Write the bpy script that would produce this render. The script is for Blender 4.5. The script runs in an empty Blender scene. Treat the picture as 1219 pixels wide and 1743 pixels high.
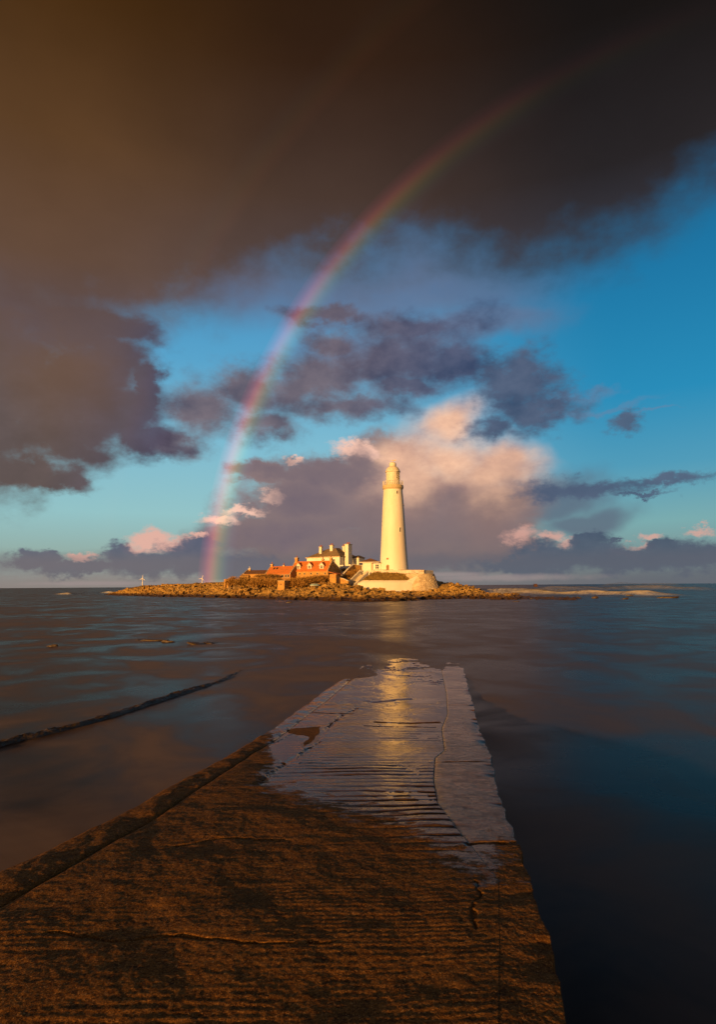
import bpy, math, random
import numpy as np
from mathutils import Vector, Matrix
random.seed(7); rng = np.random.default_rng(7)
R = math.radians
sc = bpy.context.scene
COL = sc.collection

# ------------------------------------------------------------------ camera
F = 1060.0; CW, CH = 1219.0, 1743.0
CAM_H = 3.2
PITCH = math.atan((997 - CH / 2) / F)
cam = bpy.data.cameras.new('camera'); cam.sensor_fit = 'VERTICAL'; cam.sensor_height = 36
cam.lens = 36 * F / CH; cam.clip_start = 0.1; cam.clip_end = 90000
camo = bpy.data.objects.new('camera', cam); COL.objects.link(camo); sc.camera = camo
CROT = (Matrix.Rotation(R(90) + PITCH, 3, 'X') @ Matrix.Rotation(R(-0.386), 3, 'Z'))
camo.matrix_world = Matrix.Translation((0, 0, CAM_H)) @ CROT.to_4x4()

def ray(px, py):
    return (CROT @ Vector(((px - CW / 2) / F, -(py - CH / 2) / F, -1))).normalized()
def W(px, py, Y):
    d = ray(px, py); return Vector((0, 0, CAM_H)) + d * (Y / d.y)
def SKY(px, py):
    d = ray(px, py); return math.degrees(math.atan2(d.x, d.y)), math.degrees(math.asin(d.z))
def water_pt(px, py, z=0.0):
    d = ray(px, py); t = (z - CAM_H) / d.z; return Vector((0, 0, CAM_H)) + d * t

# ------------------------------------------------------------------ node helper
class G:
    def __init__(s, nt): s.nt = nt; nt.nodes.clear()
    def n(s, t, ins=None, **kw):
        nd = s.nt.nodes.new(t)
        for k, v in kw.items(): setattr(nd, k, v)
        for k, v in (ins or {}).items(): s.put(nd.inputs[k], v)
        return nd
    def put(s, sock, v):
        if isinstance(v, bpy.types.NodeSocket): s.nt.links.new(v, sock)
        elif v is not None:
            if hasattr(sock.default_value, '__len__') and not hasattr(v, '__len__'): v = (v,) * len(sock.default_value)
            if hasattr(v, '__len__') and sock.type == 'RGBA' and len(v) == 3: v = (*v, 1)
            sock.default_value = v
    def m(s, op, a, b=None, c=None, clamp=False):
        nd = s.n('ShaderNodeMath', operation=op, use_clamp=clamp)
        for i, v in enumerate((a, b, c)):
            if v is not None: s.put(nd.inputs[i], v)
        return nd.outputs[0]
    def v(s, op, a, b=None, out=0, scale=None):
        nd = s.n('ShaderNodeVectorMath', operation=op); s.put(nd.inputs[0], a)
        if b is not None: s.put(nd.inputs[1], b)
        if scale is not None: s.put(nd.inputs['Scale'], scale)
        return nd.outputs[out]
    def mr(s, v, a, b, c=0.0, d=1.0, smooth=False):
        nd = s.n('ShaderNodeMapRange', interpolation_type='SMOOTHSTEP' if smooth else 'LINEAR')
        for i, x in enumerate((v, a, b, c, d)): s.put(nd.inputs[i], x)
        return nd.outputs[0]
    def mix(s, f, a, b, mode='MIX'):
        nd = s.n('ShaderNodeMix', data_type='RGBA', blend_type=mode)
        s.put(nd.inputs[0], f); s.put(nd.inputs[6], a); s.put(nd.inputs[7], b); return nd.outputs[2]
    def noise(s, vec, scale, detail=3, rough=0.5, dist=0.0, color=False, dim='3D'):
        nd = s.n('ShaderNodeTexNoise', {'Vector': vec, 'Scale': scale, 'Detail': detail, 'Roughness': rough, 'Distortion': dist}, noise_dimensions=dim)
        return nd.outputs[1 if color else 0]
    def map(s, vec, loc=(0, 0, 0), rot=(0, 0, 0), scale=(1, 1, 1), t='POINT'):
        return s.n('ShaderNodeMapping', {'Vector': vec, 'Location': loc, 'Rotation': rot, 'Scale': scale}, vector_type=t).outputs[0]
    def ramp(s, f, stops, interp='LINEAR'):
        nd = s.n('ShaderNodeValToRGB', {'Fac': f}); cr = nd.color_ramp; cr.interpolation = interp
        while len(cr.elements) < len(stops): cr.elements.new(0.5)
        for e, (p, c) in zip(cr.elements, stops):
            e.position = p; e.color = (*c, 1) if len(c) == 3 else c
        return nd.outputs[0]

def lin(r, g, b, k=1.0):
    f = lambda c: (c / 255 / 12.92) if c <= 10.3 else ((c / 255 + .055) / 1.055) ** 2.4
    return (f(r) * k, f(g) * k, f(b) * k)

# ------------------------------------------------------------------ sun and world
SUN_AZ, SUN_EL = 209.0, 5.6        # azimuth clockwise from the view axis
sd = Vector((math.sin(R(SUN_AZ)) * math.cos(R(SUN_EL)), math.cos(R(SUN_AZ)) * math.cos(R(SUN_EL)), math.sin(R(SUN_EL))))
sl = bpy.data.lights.new('sun', 'SUN'); sl.energy = 5.0; sl.angle = R(0.5); sl.color = (1.0, 0.49, 0.13)
so = bpy.data.objects.new('sun', sl); COL.objects.link(so); so.rotation_euler = sd.to_track_quat('Z', 'Y').to_euler()
sc.view_settings.view_transform = 'Standard'; sc.view_settings.look = 'None'
sc.view_settings.exposure = 0.35; sc.view_settings.gamma = 1; sc.view_settings.use_curve_mapping = False
sc.cycles.max_bounces = 6; sc.cycles.transparent_max_bounces = 16
sc.cycles.use_denoising = True
sc.cycles.sample_clamp_indirect = 4

world = bpy.data.worlds.new('World'); sc.world = world; world.use_nodes = True
def build_world():
    g = G(world.node_tree)
    d = g.n('ShaderNodeTexCoord').outputs['Generated']
    sp = g.n('ShaderNodeSeparateXYZ', {0: d})
    x, y, z = sp.outputs
    U = g.m('MULTIPLY', g.m('ARCTAN2', x, y), 57.29578)
    V = g.m('MULTIPLY', g.m('ARCSINE', z), 57.29578)
    UV = g.n('ShaderNodeCombineXYZ', {0: U, 1: V}).outputs[0]
    # warps
    def warp(scale, amp, detail, sx=1.0, sy=1.0, seed=0.0, rough=0.55):
        nz = g.noise(g.map(d, loc=(seed, seed * .7, 0), scale=(sx, sx, sy)), scale, detail, rough, color=True)
        return g.v('ADD', UV, g.v('MULTIPLY', g.v('SUBTRACT', nz, (0.5, 0.5, 0.5)), (amp * 1.3, amp, 0)))
    soft = warp(5.0, 7.0, 4, seed=3.1)
    mid = warp(11.0, 5.0, 6, sy=1.4, seed=8.2, rough=0.6)
    fine = warp(24.0, 3.2, 7, sy=1.6, seed=1.7, rough=0.65)
    nA = g.noise(g.map(d, scale=(1, 1, 1.6)), 7.0, 6, 0.55)
    nM = g.noise(g.map(d, loc=(2, 5, 1), scale=(1, 1, 1.5)), 15.0, 5, 0.55)
    nB = g.noise(g.map(d, loc=(4, 2, 1), scale=(1, 1, 1.7)), 34.0, 6, 0.6)
    nL = g.noise(g.map(d, loc=(1, 7, 3)), 2.6, 3, 0.5)
    cur = [None]
    def chain2(vec, sock):      # evaluate the cloud banks one after another (keeps the shader stack small)
        nd = g.n('ShaderNodeVectorMath', {0: sock, 1: (1e-9,) * 3, 2: vec}, operation='MULTIPLY_ADD'); return nd.outputs[0]
    def field(ells, vec):
        acc = None
        if cur[0] is not None: vec = chain2(vec, cur[0])
        vec0 = vec
        for (cx, cy, rx, ry, *rot) in ells:
            u, v = SKY(cx, cy); u1, _ = SKY(cx + rx, cy); u0, _ = SKY(cx - rx, cy); _, v1 = SKY(cx, cy - ry); _, v0 = SKY(cx, cy + ry)
            if acc is not None: vec = chain2(vec0, acc)
            m = g.map(vec, loc=(u, v, 0), rot=(0, 0, R(rot[0]) if rot else 0), scale=((u1 - u0) / 2, (v1 - v0) / 2, 1), t='TEXTURE')
            r = g.v('LENGTH', m, out=1)
            acc = r if acc is None else g.n('ShaderNodeMath', {0: acc, 1: r, 2: 0.25}, operation='SMOOTH_MIN').outputs[0]
        return acc
    def alpha(f, n, namp, lo, hi, top=1.0):
        q = g.m('ADD', f, g.m('MULTIPLY', g.m('SUBTRACT', n, 0.5), namp))
        return g.mr(q, hi, lo, 0.0, top, smooth=True)
    vpx = lambda py: SKY(609.5, py)[1]
    upx = lambda px: SKY(px, 700)[0]
    # 1 clear sky: pale cyan low, deep blue high; stronger to the right
    gl = g.ramp(g.mr(V, 0, 40), [(0.0, lin(150, 150, 150)), (0.07, lin(150, 178, 172)), (0.16, lin(150, 200, 205)), (0.32, lin(128, 192, 215)),
                                 (0.50, lin(88, 168, 210)), (0.65, lin(70, 150, 200)), (1.0, lin(40, 90, 140))])
    gr = g.ramp(g.mr(V, 0, 40), [(0.0, lin(105, 110, 118)), (0.07, lin(120, 150, 155)), (0.13, lin(118, 172, 178)), (0.25, lin(70, 155, 188)),
                                 (0.40, lin(8, 140, 188)), (0.65, lin(0, 118, 168)), (1.0, lin(0, 70, 110))])
    c = g.mix(g.mr(U, -2, 24, smooth=True), gl, gr)
    cur[0] = c
    nish = g.n('ShaderNodeTexSky', sky_type='NISHITA', sun_disc=False, sun_elevation=R(SUN_EL), sun_rotation=R(SUN_AZ), altitude=5.0,
               air_density=1.0, dust_density=1.5, ozone_density=1.5)
    c = g.mix(g.mr(y, 0.55, -0.2, 0.12, 1.0, smooth=True), c, g.v('SCALE', nish.outputs[0], scale=0.11))
    cur[0] = c
    # generic broken cloud, everywhere outside the part of the sky described below
    side = g.mr(g.m('ABSOLUTE', U), 36, 50, 0, 1, smooth=True)
    ga = g.m('MULTIPLY', g.mr(g.m('ADD', nA, g.m('MULTIPLY', nB, .4)), 0.62, 0.80, 0, .9, smooth=True), side)
    c = g.mix(ga, c, lin(92, 82, 92))
    cur[0] = c
    # 2 horizon veil
    hv = g.m('ADD', V, g.m('MULTIPLY', g.m('SUBTRACT', nB, 0.5), 1.4))
    c = g.mix(g.mr(hv, 2.0, 0.3, 0, .75, smooth=True), c, g.mix(g.mr(U, -8, 26), lin(140, 128, 122), lin(100, 104, 112)))
    cur[0] = c
    def lay(c, al, col):
        c = g.mix(al, c, col); cur[0] = c; return c
    # 3 big cumulus behind the lighthouse: mauve shower base, then its soft lit crown
    body = [(480, 900, 130, 60), (560, 860, 150, 80), (440, 808, 60, 22), (560, 815, 130, 40), (700, 890, 170, 100), (800, 880, 110, 90),
            (650, 800, 80, 60), (610, 945, 270, 42), (860, 940, 90, 40), (430, 900, 80, 40)]
    bodyc = g.mix(g.mr(V, vpx(990), vpx(830), smooth=True), g.mix(nM, lin(104, 98, 106), lin(134, 116, 112)), g.mix(nM, lin(122, 108, 116), lin(146, 124, 122)))
    c = lay(c, alpha(field([(930, 850, 110, 50, 12), (1000, 880, 90, 30, 10)], soft), nM, .5, .4, 1.35, .8), lin(92, 100, 120))
    c = lay(c, alpha(field(body, mid), nB, 0.5, 0.6, 1.25), bodyc)
    pk = field([(770, 775, 120, 52, -6), (715, 815, 70, 90), (850, 790, 74, 50), (765, 718, 66, 36, 25), (860, 770, 50, 34), (685, 785, 60, 46), (850, 850, 66, 70)], soft)
    pinkc = g.mix(g.mr(g.m('ADD', g.m('MULTIPLY', nM, .6), g.m('MULTIPLY', nB, .4)), .38, .6), lin(190, 145, 134), lin(255, 202, 168))
    mauve = g.mix(nM, lin(128, 108, 108), lin(150, 122, 116))
    dg = g.m('ADD', V, g.m('MULTIPLY', g.m('SUBTRACT', nM, .5), 5.0))
    crown = g.mix(g.mr(dg, vpx(905), vpx(770), smooth=True), mauve, pinkc)
    crown = g.mix(g.mr(pk, .9, .25, 0, .45, smooth=True), crown, lin(248, 196, 160))
    crown = g.mix(g.mr(dg, vpx(900), vpx(820), 0, 1, smooth=True), mauve, crown)
    c = lay(c, alpha(pk, nM, 0.7, 0.1, 1.5, .97), crown)
    c = lay(c, alpha(field([(458, 845, 24, 12, -10), (500, 779, 20, 6), (596, 762, 34, 15), (415, 872, 40, 9), (375, 884, 34, 10), (625, 770, 24, 14)], fine), nB, .7, .35, 1.25, .95), lin(250, 200, 178))
    c = lay(c, alpha(field([(470, 905, 120, 30), (520, 845, 70, 34), (360, 930, 60, 44), (560, 800, 110, 24), (470, 806, 80, 13), (610, 800, 40, 30)], mid), nB, .5, .2, 1.3, .9), g.mix(nM, lin(106, 96, 110), lin(134, 116, 118)))
    # 4 low clouds with lit tops, left then right
    c = lay(c, alpha(field([(262, 922, 44, 20), (298, 925, 34, 14), (228, 935, 28, 12), (145, 948, 28, 9), (330, 912, 18, 6)], fine), nB, .7, .45, 1.2, .95), lin(228, 176, 160))
    c = lay(c, alpha(field([(250, 960, 86, 26), (320, 952, 64, 34), (400, 968, 90, 26), (130, 968, 80, 15), (90, 950, 26, 12), (205, 944, 34, 22), (345, 925, 38, 12), (60, 955, 50, 16)], fine), nB, .6, .6, 1.2, .96),
            g.mix(g.mr(V, vpx(990), vpx(925)), lin(112, 108, 112), g.mix(nB, lin(78, 86, 106), lin(104, 108, 126))))
    c = lay(c, alpha(field([(880, 912, 30, 17), (935, 914, 26, 12), (965, 922, 26, 10), (1060, 945, 34, 9), (1115, 912, 28, 10), (1190, 905, 30, 8), (1095, 932, 30, 7)], fine), nB, 1.0, .2, 1.2, .8), lin(218, 166, 152))
    c = lay(c, alpha(field([(940, 952, 72, 30), (1010, 938, 60, 28), (1080, 954, 100, 24), (1180, 948, 90, 30), (880, 965, 90, 16), (1000, 920, 30, 10), (1125, 932, 30, 12), (1050, 925, 16, 6)], fine), nB, .7, .6, 1.2, .97),
            g.mix(g.mr(V, vpx(985), vpx(915)), lin(94, 100, 112), g.mix(nB, lin(58, 76, 98), lin(92, 104, 122))))
    # long dark veil just over the horizon, and a paler slot under it
    c = lay(c, g.mr(g.m('ABSOLUTE', g.m('SUBTRACT', V, g.m('ADD', 2.0, g.m('MULTIPLY', g.m('SUBTRACT', nB, .5), 1.0)))), 1.3, 0.1, 0, .6, smooth=True), g.mix(g.mr(U, -25, 20), lin(118, 110, 114), lin(94, 98, 110)))
    c = lay(c, alpha(field([(850, 983, 170, 7), (760, 978, 90, 5), (150, 993, 130, 4), (420, 990, 60, 5)], UV), nB, 1.2, .2, 1.3, .6), lin(160, 144, 142))
    # 5 streaks at right
    c = lay(c, alpha(field([(1010, 832, 120, 17, 2), (1130, 818, 120, 14, 3), (940, 836, 60, 22), (1070, 718, 36, 20), (1090, 840, 70, 6)], fine), nB, .9, .3, 1.25, .92), g.mix(nM, lin(60, 80, 106), lin(96, 106, 130)))
    c = lay(c, alpha(field([(1110, 706, 50, 5, -8), (990, 668, 70, 12), (1010, 700, 120, 8, 6)], mid), nB, .9, .1, 1.2, .45), lin(110, 128, 158))
    # 6 middle purple clouds, one ragged chain
    c = lay(c, alpha(field([(640, 500, 300, 75), (800, 540, 150, 40), (450, 490, 150, 50), (600, 590, 120, 40)], soft), nM, .9, .2, 1.35, .78), g.mix(nM, lin(84, 100, 132), lin(118, 128, 156)))
    midc = [(545, 650, 140, 46, 8), (420, 665, 70, 44), (450, 730, 56, 26), (345, 695, 60, 44), (600, 695, 110, 26), (690, 610, 120, 56, 10), (775, 615, 60, 40), (700, 560, 100, 26),
            (560, 590, 40, 28), (310, 755, 44, 28), (560, 540, 60, 14), (700, 665, 70, 24)]
    mf = field(midc, mid)
    mcol = g.mix(g.mr(U, upx(500), upx(830), smooth=True), g.mix(g.mr(nM, .3, .7), lin(82, 77, 94), lin(124, 110, 118)), g.mix(g.mr(nM, .3, .7), lin(58, 68, 98), lin(98, 102, 128)))
    c = lay(c, alpha(mf, g.m('ADD', g.m('MULTIPLY', nM, .65), g.m('MULTIPLY', nB, .35)), 2.0, 0.35, 1.62, .96), mcol)
    c = lay(c, alpha(field([(880, 650, 84, 56), (910, 695, 92, 40), (838, 722, 56, 24, 22), (945, 690, 44, 26)], mid), nB, 1.3, .3, 1.35, .93), g.mix(g.mr(nM, .3, .7), lin(56, 68, 96), lin(92, 100, 124)))
    # 7 left mass with a brown shaft
    lf = field([(140, 640, 110, 90), (200, 700, 100, 80), (110, 740, 130, 62), (260, 745, 66, 45), (120, 560, 150, 60), (250, 660, 30, 50), (20, 660, 110, 200), (100, 822, 70, 22), (50, 800, 110, 40), (200, 560, 90, 40), (95, 690, 140, 60), (180, 620, 90, 60)], mid)
    lcol = g.mix(g.mr(U, upx(80), upx(260)), lin(102, 84, 80), lin(88, 80, 98))
    c = lay(c, alpha(lf, g.m('ADD', g.m('MULTIPLY', nM, .6), g.m('MULTIPLY', nB, .4)), 1.1, .5, 1.25, .97), g.mix(g.mr(nM, .25, .7), g.mix(.3, lcol, (0, 0, 0)), lcol))
    c = lay(c, alpha(field([(100, 610, 110, 150, 28), (50, 500, 140, 120)], soft), nM, .5, .0, 1.7, .6), lin(116, 86, 64))
    # 8 the great dark shower cloud above
    pts = [(-180, 30), (-70, 27), (-45, 20)] + [SKY(*p) for p in [(0, 560), (85, 550), (250, 545), (340, 520), (500, 478), (640, 452), (760, 452), (870, 462), (970, 432), (1060, 428), (1120, 385), (1170, 340), (1219, 310)]] + [(45, 34), (75, 30), (180, 30)]
    ed = g.ramp(g.mr(U, -180, 180), [((u + 180) / 360, (v / 60,) * 3) for u, v in pts])
    edge = g.m('MULTIPLY', ed, 60.0)
    sv = g.n('ShaderNodeSeparateXYZ', {0: soft}).outputs[1]
    q = g.m('SUBTRACT', g.m('ADD', sv, g.m('MULTIPLY', g.m('SUBTRACT', nM, .5), 6.5)), edge)
    ta = g.mr(q, -3.5, 4.5, 0, 1, smooth=True)
    tl = g.ramp(g.mr(V, 20, 50), [(0, lin(98, 84, 88)), (.22, lin(104, 78, 62)), (.5, lin(98, 68, 42)), (.8, lin(76, 48, 20)), (1, lin(60, 36, 12))])
    tc = g.ramp(g.mr(V, 20, 50), [(0, lin(106, 98, 112)), (.2, lin(90, 78, 80)), (.45, lin(76, 58, 50)), (.75, lin(56, 36, 24)), (1, lin(42, 26, 13))])
    tr = g.ramp(g.mr(V, 20, 50), [(0, lin(78, 86, 104)), (.25, lin(62, 62, 72)), (.45, lin(44, 40, 42)), (.75, lin(26, 22, 21)), (1, lin(18, 17, 17))])
    tcol = g.mix(g.mr(U, -30, -2, smooth=True), tl, tc); tcol = g.mix(g.mr(U, -4, 24, smooth=True), tcol, tr)
    tcol = g.mix(g.mr(g.m('ADD', g.m('MULTIPLY', nL, .6), g.m('MULTIPLY', nA, .4)), .36, .62, 0, .5), tcol, g.mix(.38, tcol, (0, 0, 0)))
    c = lay(c, ta, tcol)
    # below the horizon
    c = g.mix(g.mr(V, 0, -1.5), c, lin(50, 44, 40))
    bg = g.n('ShaderNodeBackground', {'Color': g.v('SCALE', c, scale=7.85), 'Strength': 0.1})
    out = g.n('ShaderNodeOutputWorld'); g.nt.links.new(bg.outputs[0], out.inputs[0])
build_world()

# ------------------------------------------------------------------ numpy noise
def _h(ix, iy, seed):
    h = (ix.astype(np.int64) * 374761393 + iy.astype(np.int64) * 668265263 + seed * 1442695041) & 0xffffffff
    h = ((h ^ (h >> 13)) * 1274126177) & 0xffffffff
    return ((h ^ (h >> 16)) & 0xffff) / 65535.0
def vnoise(x, y, seed=0):
    x = np.asarray(x, float); y = np.asarray(y, float)
    ix, iy = np.floor(x), np.floor(y); fx, fy = x - ix, y - iy
    fx = fx * fx * (3 - 2 * fx); fy = fy * fy * (3 - 2 * fy)
    a = _h(ix, iy, seed); b = _h(ix + 1, iy, seed); c = _h(ix, iy + 1, seed); d = _h(ix + 1, iy + 1, seed)
    return (a * (1 - fx) + b * fx) * (1 - fy) + (c * (1 - fx) + d * fx) * fy
def fbm(x, y, o=4, seed=0, g=0.5):
    s = 0; a = 1; t = 0
    for i in range(o):
        s = s + a * vnoise(x * 2 ** i, y * 2 ** i, seed + i * 17); t += a; a *= g
    return s / t - 0.5

# ------------------------------------------------------------------ mesh helpers
class MB:
    def __init__(s): s.v = []; s.f = []
    def add(s, vs, fs):
        o = len(s.v); s.v += [tuple(v) for v in vs]; s.f += [tuple(i + o for i in f) for f in fs]; return s
    def box(s, x0, x1, y0, y1, z0, z1):
        return s.add([(x0, y0, z0), (x1, y0, z0), (x1, y1, z0), (x0, y1, z0), (x0, y0, z1), (x1, y0, z1), (x1, y1, z1), (x0, y1, z1)],
                     [(0, 3, 2, 1), (4, 5, 6, 7), (0, 1, 5, 4), (1, 2, 6, 5), (2, 3, 7, 6), (3, 0, 4, 7)])
    def prism(s, pts, axis, a, b):
        """polygon pts in the two other axes, extruded along axis from a to b"""
        n = len(pts); mk = {'x': lambda p, t: (t, p[0], p[1]), 'y': lambda p, t: (p[0], t, p[1]), 'z': lambda p, t: (p[0], p[1], t)}[axis]
        vs = [mk(p, a) for p in pts] + [mk(p, b) for p in pts]
        return s.add(vs, [tuple(range(n))[::-1], tuple(range(n, 2 * n))] + [(i, (i + 1) % n, n + (i + 1) % n, n + i) for i in range(n)])
    def lathe(s, prof, n=48, cx=0, cy=0, a0=0, a1=360):
        full = abs(a1 - a0) >= 360; m = n if full else n + 1; vs = []; fs = []
        for r, z in prof:
            for i in range(m):
                a = R(a0 + (a1 - a0) * i / n); vs.append((cx + r * math.cos(a), cy + r * math.sin(a), z))
        for k in range(len(prof) - 1):
            for i in range(n):
                j = (i + 1) % m; fs.append((k * m + i, k * m + j, (k + 1) * m + j, (k + 1) * m + i))
        return s.add(vs, fs)
    def bar(s, a, b, r, n=6, r2=None):
        a = Vector(a); b = Vector(b); d = (b - a).normalized(); u = d.orthogonal().normalized(); w = d.cross(u); r2 = r if r2 is None else r2
        vs = []
        for p, rr in ((a, r), (b, r2)):
            for i in range(n):
                t = 2 * math.pi * i / n; vs.append(p + (u * math.cos(t) + w * math.sin(t)) * rr)
        return s.add(vs, [(i, (i + 1) % n, n + (i + 1) % n, n + i) for i in range(n)] + [tuple(range(n))[::-1], tuple(range(n, 2 * n))])
    def beam(s, a, b, w, h):
        """box beam between two points, width w sideways, height h upward from the points"""
        a = Vector(a); b = Vector(b); d = (b - a); sd_ = Vector((-d.y, d.x, 0)).normalized() * w / 2; up = Vector((0, 0, h))
        vs = [a - sd_, a + sd_, a + sd_ + up, a - sd_ + up, b - sd_, b + sd_, b + sd_ + up, b - sd_ + up]
        return s.add(vs, [(0, 1, 2, 3), (7, 6, 5, 4), (0, 4, 5, 1), (1, 5, 6, 2), (2, 6, 7, 3), (3, 7, 4, 0)])
    def build(s, name, mat, parent=None, smooth=False, bevel=0):
        me = bpy.data.meshes.new(name); me.from_pydata(s.v, [], s.f); me.update(); me.validate()
        import bmesh
        bm = bmesh.new(); bm.from_mesh(me); bmesh.ops.recalc_face_normals(bm, faces=bm.faces); bm.to_mesh(me); bm.free()
        if mat: me.materials.append(mat)
        if smooth: me.polygons.foreach_set('use_smooth', [True] * len(me.polygons))
        o = bpy.data.objects.new(name, me); COL.objects.link(o)
        if parent is not None: o.parent = parent
        if bevel:
            m = o.modifiers.new('bevel', 'BEVEL'); m.width = bevel; m.segments = 2; m.limit_method = 'ANGLE'
        return o

def grid_obj(name, P, mat, parent=None, smooth=True, attrs=None):
    """P: (rows, cols, 3) array"""
    r, c, _ = P.shape
    idx = np.arange(r * c).reshape(r, c)
    q = np.stack([idx[:-1, :-1], idx[:-1, 1:], idx[1:, 1:], idx[1:, :-1]], -1).reshape(-1, 4)
    me = bpy.data.meshes.new(name)
    me.vertices.add(r * c); me.vertices.foreach_set('co', P.reshape(-1).astype(np.float32))
    me.loops.add(q.size); me.loops.foreach_set('vertex_index', q.reshape(-1).astype(np.int32))
    me.polygons.add(len(q)); me.polygons.foreach_set('loop_start', np.arange(0, q.size, 4, dtype=np.int32))
    me.polygons.foreach_set('loop_total', np.full(len(q), 4, np.int32))
    me.update(calc_edges=True)
    me.polygons.foreach_set('use_smooth', np.full(len(q), smooth))
    for k, a in (attrs or {}).items():
        at = me.attributes.new(k, 'FLOAT', 'POINT'); at.data.foreach_set('value', a.reshape(-1).astype(np.float32))
    if mat: me.materials.append(mat)
    o = bpy.data.objects.new(name, me); COL.objects.link(o)
    if parent is not None: o.parent = parent
    return o

def tag(o, label=None, cat=None, group=None, kind=None):
    if label: o['label'] = label
    if cat: o['category'] = cat
    if group: o['group'] = group
    if kind: o['kind'] = kind
    return o
def empty(name, loc=(0, 0, 0), rz=0.0):
    o = bpy.data.objects.new(name, None); o.empty_display_size = .5; o.location = loc; o.rotation_euler = (0, 0, rz); COL.objects.link(o); return o

# ------------------------------------------------------------------ materials
def mat(name, fn):
    m = bpy.data.materials.new(name); m.use_nodes = True; g = G(m.node_tree)
    out = g.n('ShaderNodeOutputMaterial'); sh = fn(g); g.nt.links.new(sh, out.inputs[0]); return m
def prin(g, col, rough=.8, normal=None, **kw):
    ins = {'Base Color': col, 'Roughness': rough}
    if normal is not None: ins['Normal'] = normal
    ins.update(kw)
    return g.n('ShaderNodeBsdfPrincipled', ins).outputs[0]
def bump(g, h, strength=.5, dist=.1, normal=None):
    ins = {'Height': h, 'Strength': strength, 'Distance': dist}
    if normal is not None: ins['Normal'] = normal
    return g.n('ShaderNodeBump', ins).outputs[0]
def obj_co(g): return g.n('ShaderNodeTexCoord').outputs['Object']
def pos(g): return g.n('ShaderNodeNewGeometry').outputs['Position']

def varied(name, c1, c2, scale=1.0, rough=.8, bs=.3, bd=.05, bscale=6, stretch=(1, 1, 1), c3=None):
    def fn(g):
        p = g.map(obj_co(g), scale=stretch)
        n = g.noise(p, scale, 5, .6); n2 = g.noise(p, bscale, 4, .6)
        col = g.mix(g.mr(n, .3, .7), c1, c2)
        if c3: col = g.mix(g.mr(g.noise(p, scale * 3.3, 3), .56, .68), col, c3)
        return prin(g, col, rough, bump(g, n2, bs, bd))
    return mat(name, fn)

M = {}
M['white'] = varied('white_render', (.80, .77, .70), (.70, .66, .57), .35, .75, .25, .03, 5, (1, 1, .4))
M['white_old'] = varied('aged_white_render', (.78, .74, .66), (.62, .56, .45), .6, .8, .35, .05, 3, (1, 1, .5), c3=(.5, .42, .3))
M['tower'] = varied('lighthouse_paint', (.86, .83, .77), (.74, .67, .54), .28, .7, .15, .03, 3, (1, 1, .25))
M['lantern_white'] = varied('lantern_paint', (.78, .76, .70), (.66, .60, .46), 1.0, .65, .2, .03, 6, c3=(.5, .36, .18))
M['trim'] = varied('trim_stone', (.62, .52, .34), (.5, .4, .25), .7, .75)
M['dark_glass'] = mat('dark_glass', lambda g: prin(g, (.03, .035, .045), .12))
M['dark_metal'] = varied('grey_metal', (.12, .12, .12), (.2, .19, .18), 2, .5)  # plain dark grey, the metal's own colour
M['door'] = varied('brown_door', (.30, .15, .05), (.22, .10, .04), 2, .6)
def tiles(name, a, b, moss, rows=3.2):
    def fn(g):
        o = obj_co(g); sp = g.n('ShaderNodeSeparateXYZ', {0: o})
        w = g.m('SINE', g.m('MULTIPLY', sp.outputs[2], 2 * math.pi * rows)); w2 = g.m('SINE', g.m('MULTIPLY', sp.outputs[0], 2 * math.pi * 4))
        n = g.noise(o, 1.1, 5, .65); n3 = g.noise(o, 9, 2)
        col = g.mix(g.mr(n3, .3, .7), a, b); col = g.mix(g.mr(n, .52, .66, 0, .8), col, moss)
        return prin(g, col, .8, bump(g, g.m('ADD', w, g.m('MULTIPLY', w2, .6)), .6, .04))
    return mat(name, fn)
M['pantile'] = tiles('red_pantile', (.68, .22, .045), (.52, .15, .04), (.40, .18, .05))
M['slate'] = tiles('mossy_slate', (.17, .12, .08), (.24, .17, .10), (.34, .24, .10), 4)
M['dark_tile'] = tiles('brown_tile', (.14, .07, .05), (.2, .10, .06), (.22, .13, .07), 4)
def stone_fn(c1, c2, c3):
    def fn(g):
        o = obj_co(g)
        br = g.n('ShaderNodeTexBrick', {'Vector': g.n('ShaderNodeCombineXYZ', {0: g.m('ADD', g.n('ShaderNodeSeparateXYZ', {0: o}).outputs[0], g.n('ShaderNodeSeparateXYZ', {0: o}).outputs[1]), 1: g.n('ShaderNodeSeparateXYZ', {0: o}).outputs[2]}).outputs[0],
                 'Color1': c1, 'Color2': c2, 'Mortar': c3, 'Scale': 1.0, 'Mortar Size': .025, 'Brick Width': .6, 'Row Height': .3, 'Mortar Smooth': .3})
        n = g.noise(o, .9, 5, .65)
        col = g.mix(g.mr(n, .4, .7, 0, .55), br.outputs[0], (.20, .12, .05))
        return prin(g, col, .9, bump(g, g.m('ADD', g.m('MULTIPLY', br.outputs[1], -1.0), g.noise(o, 7, 4)), .5, .05))
    return fn
M['stone'] = mat('sandstone_wall', stone_fn((.66, .38, .10), (.50, .27, .07), (.36, .22, .09)))
M['cobble'] = mat('cobble_stone', stone_fn((.74, .64, .48), (.56, .46, .32), (.42, .34, .22)))
M['brick'] = mat('red_brick', stone_fn((.50, .24, .08), (.40, .18, .06), (.36, .24, .12)))
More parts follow.
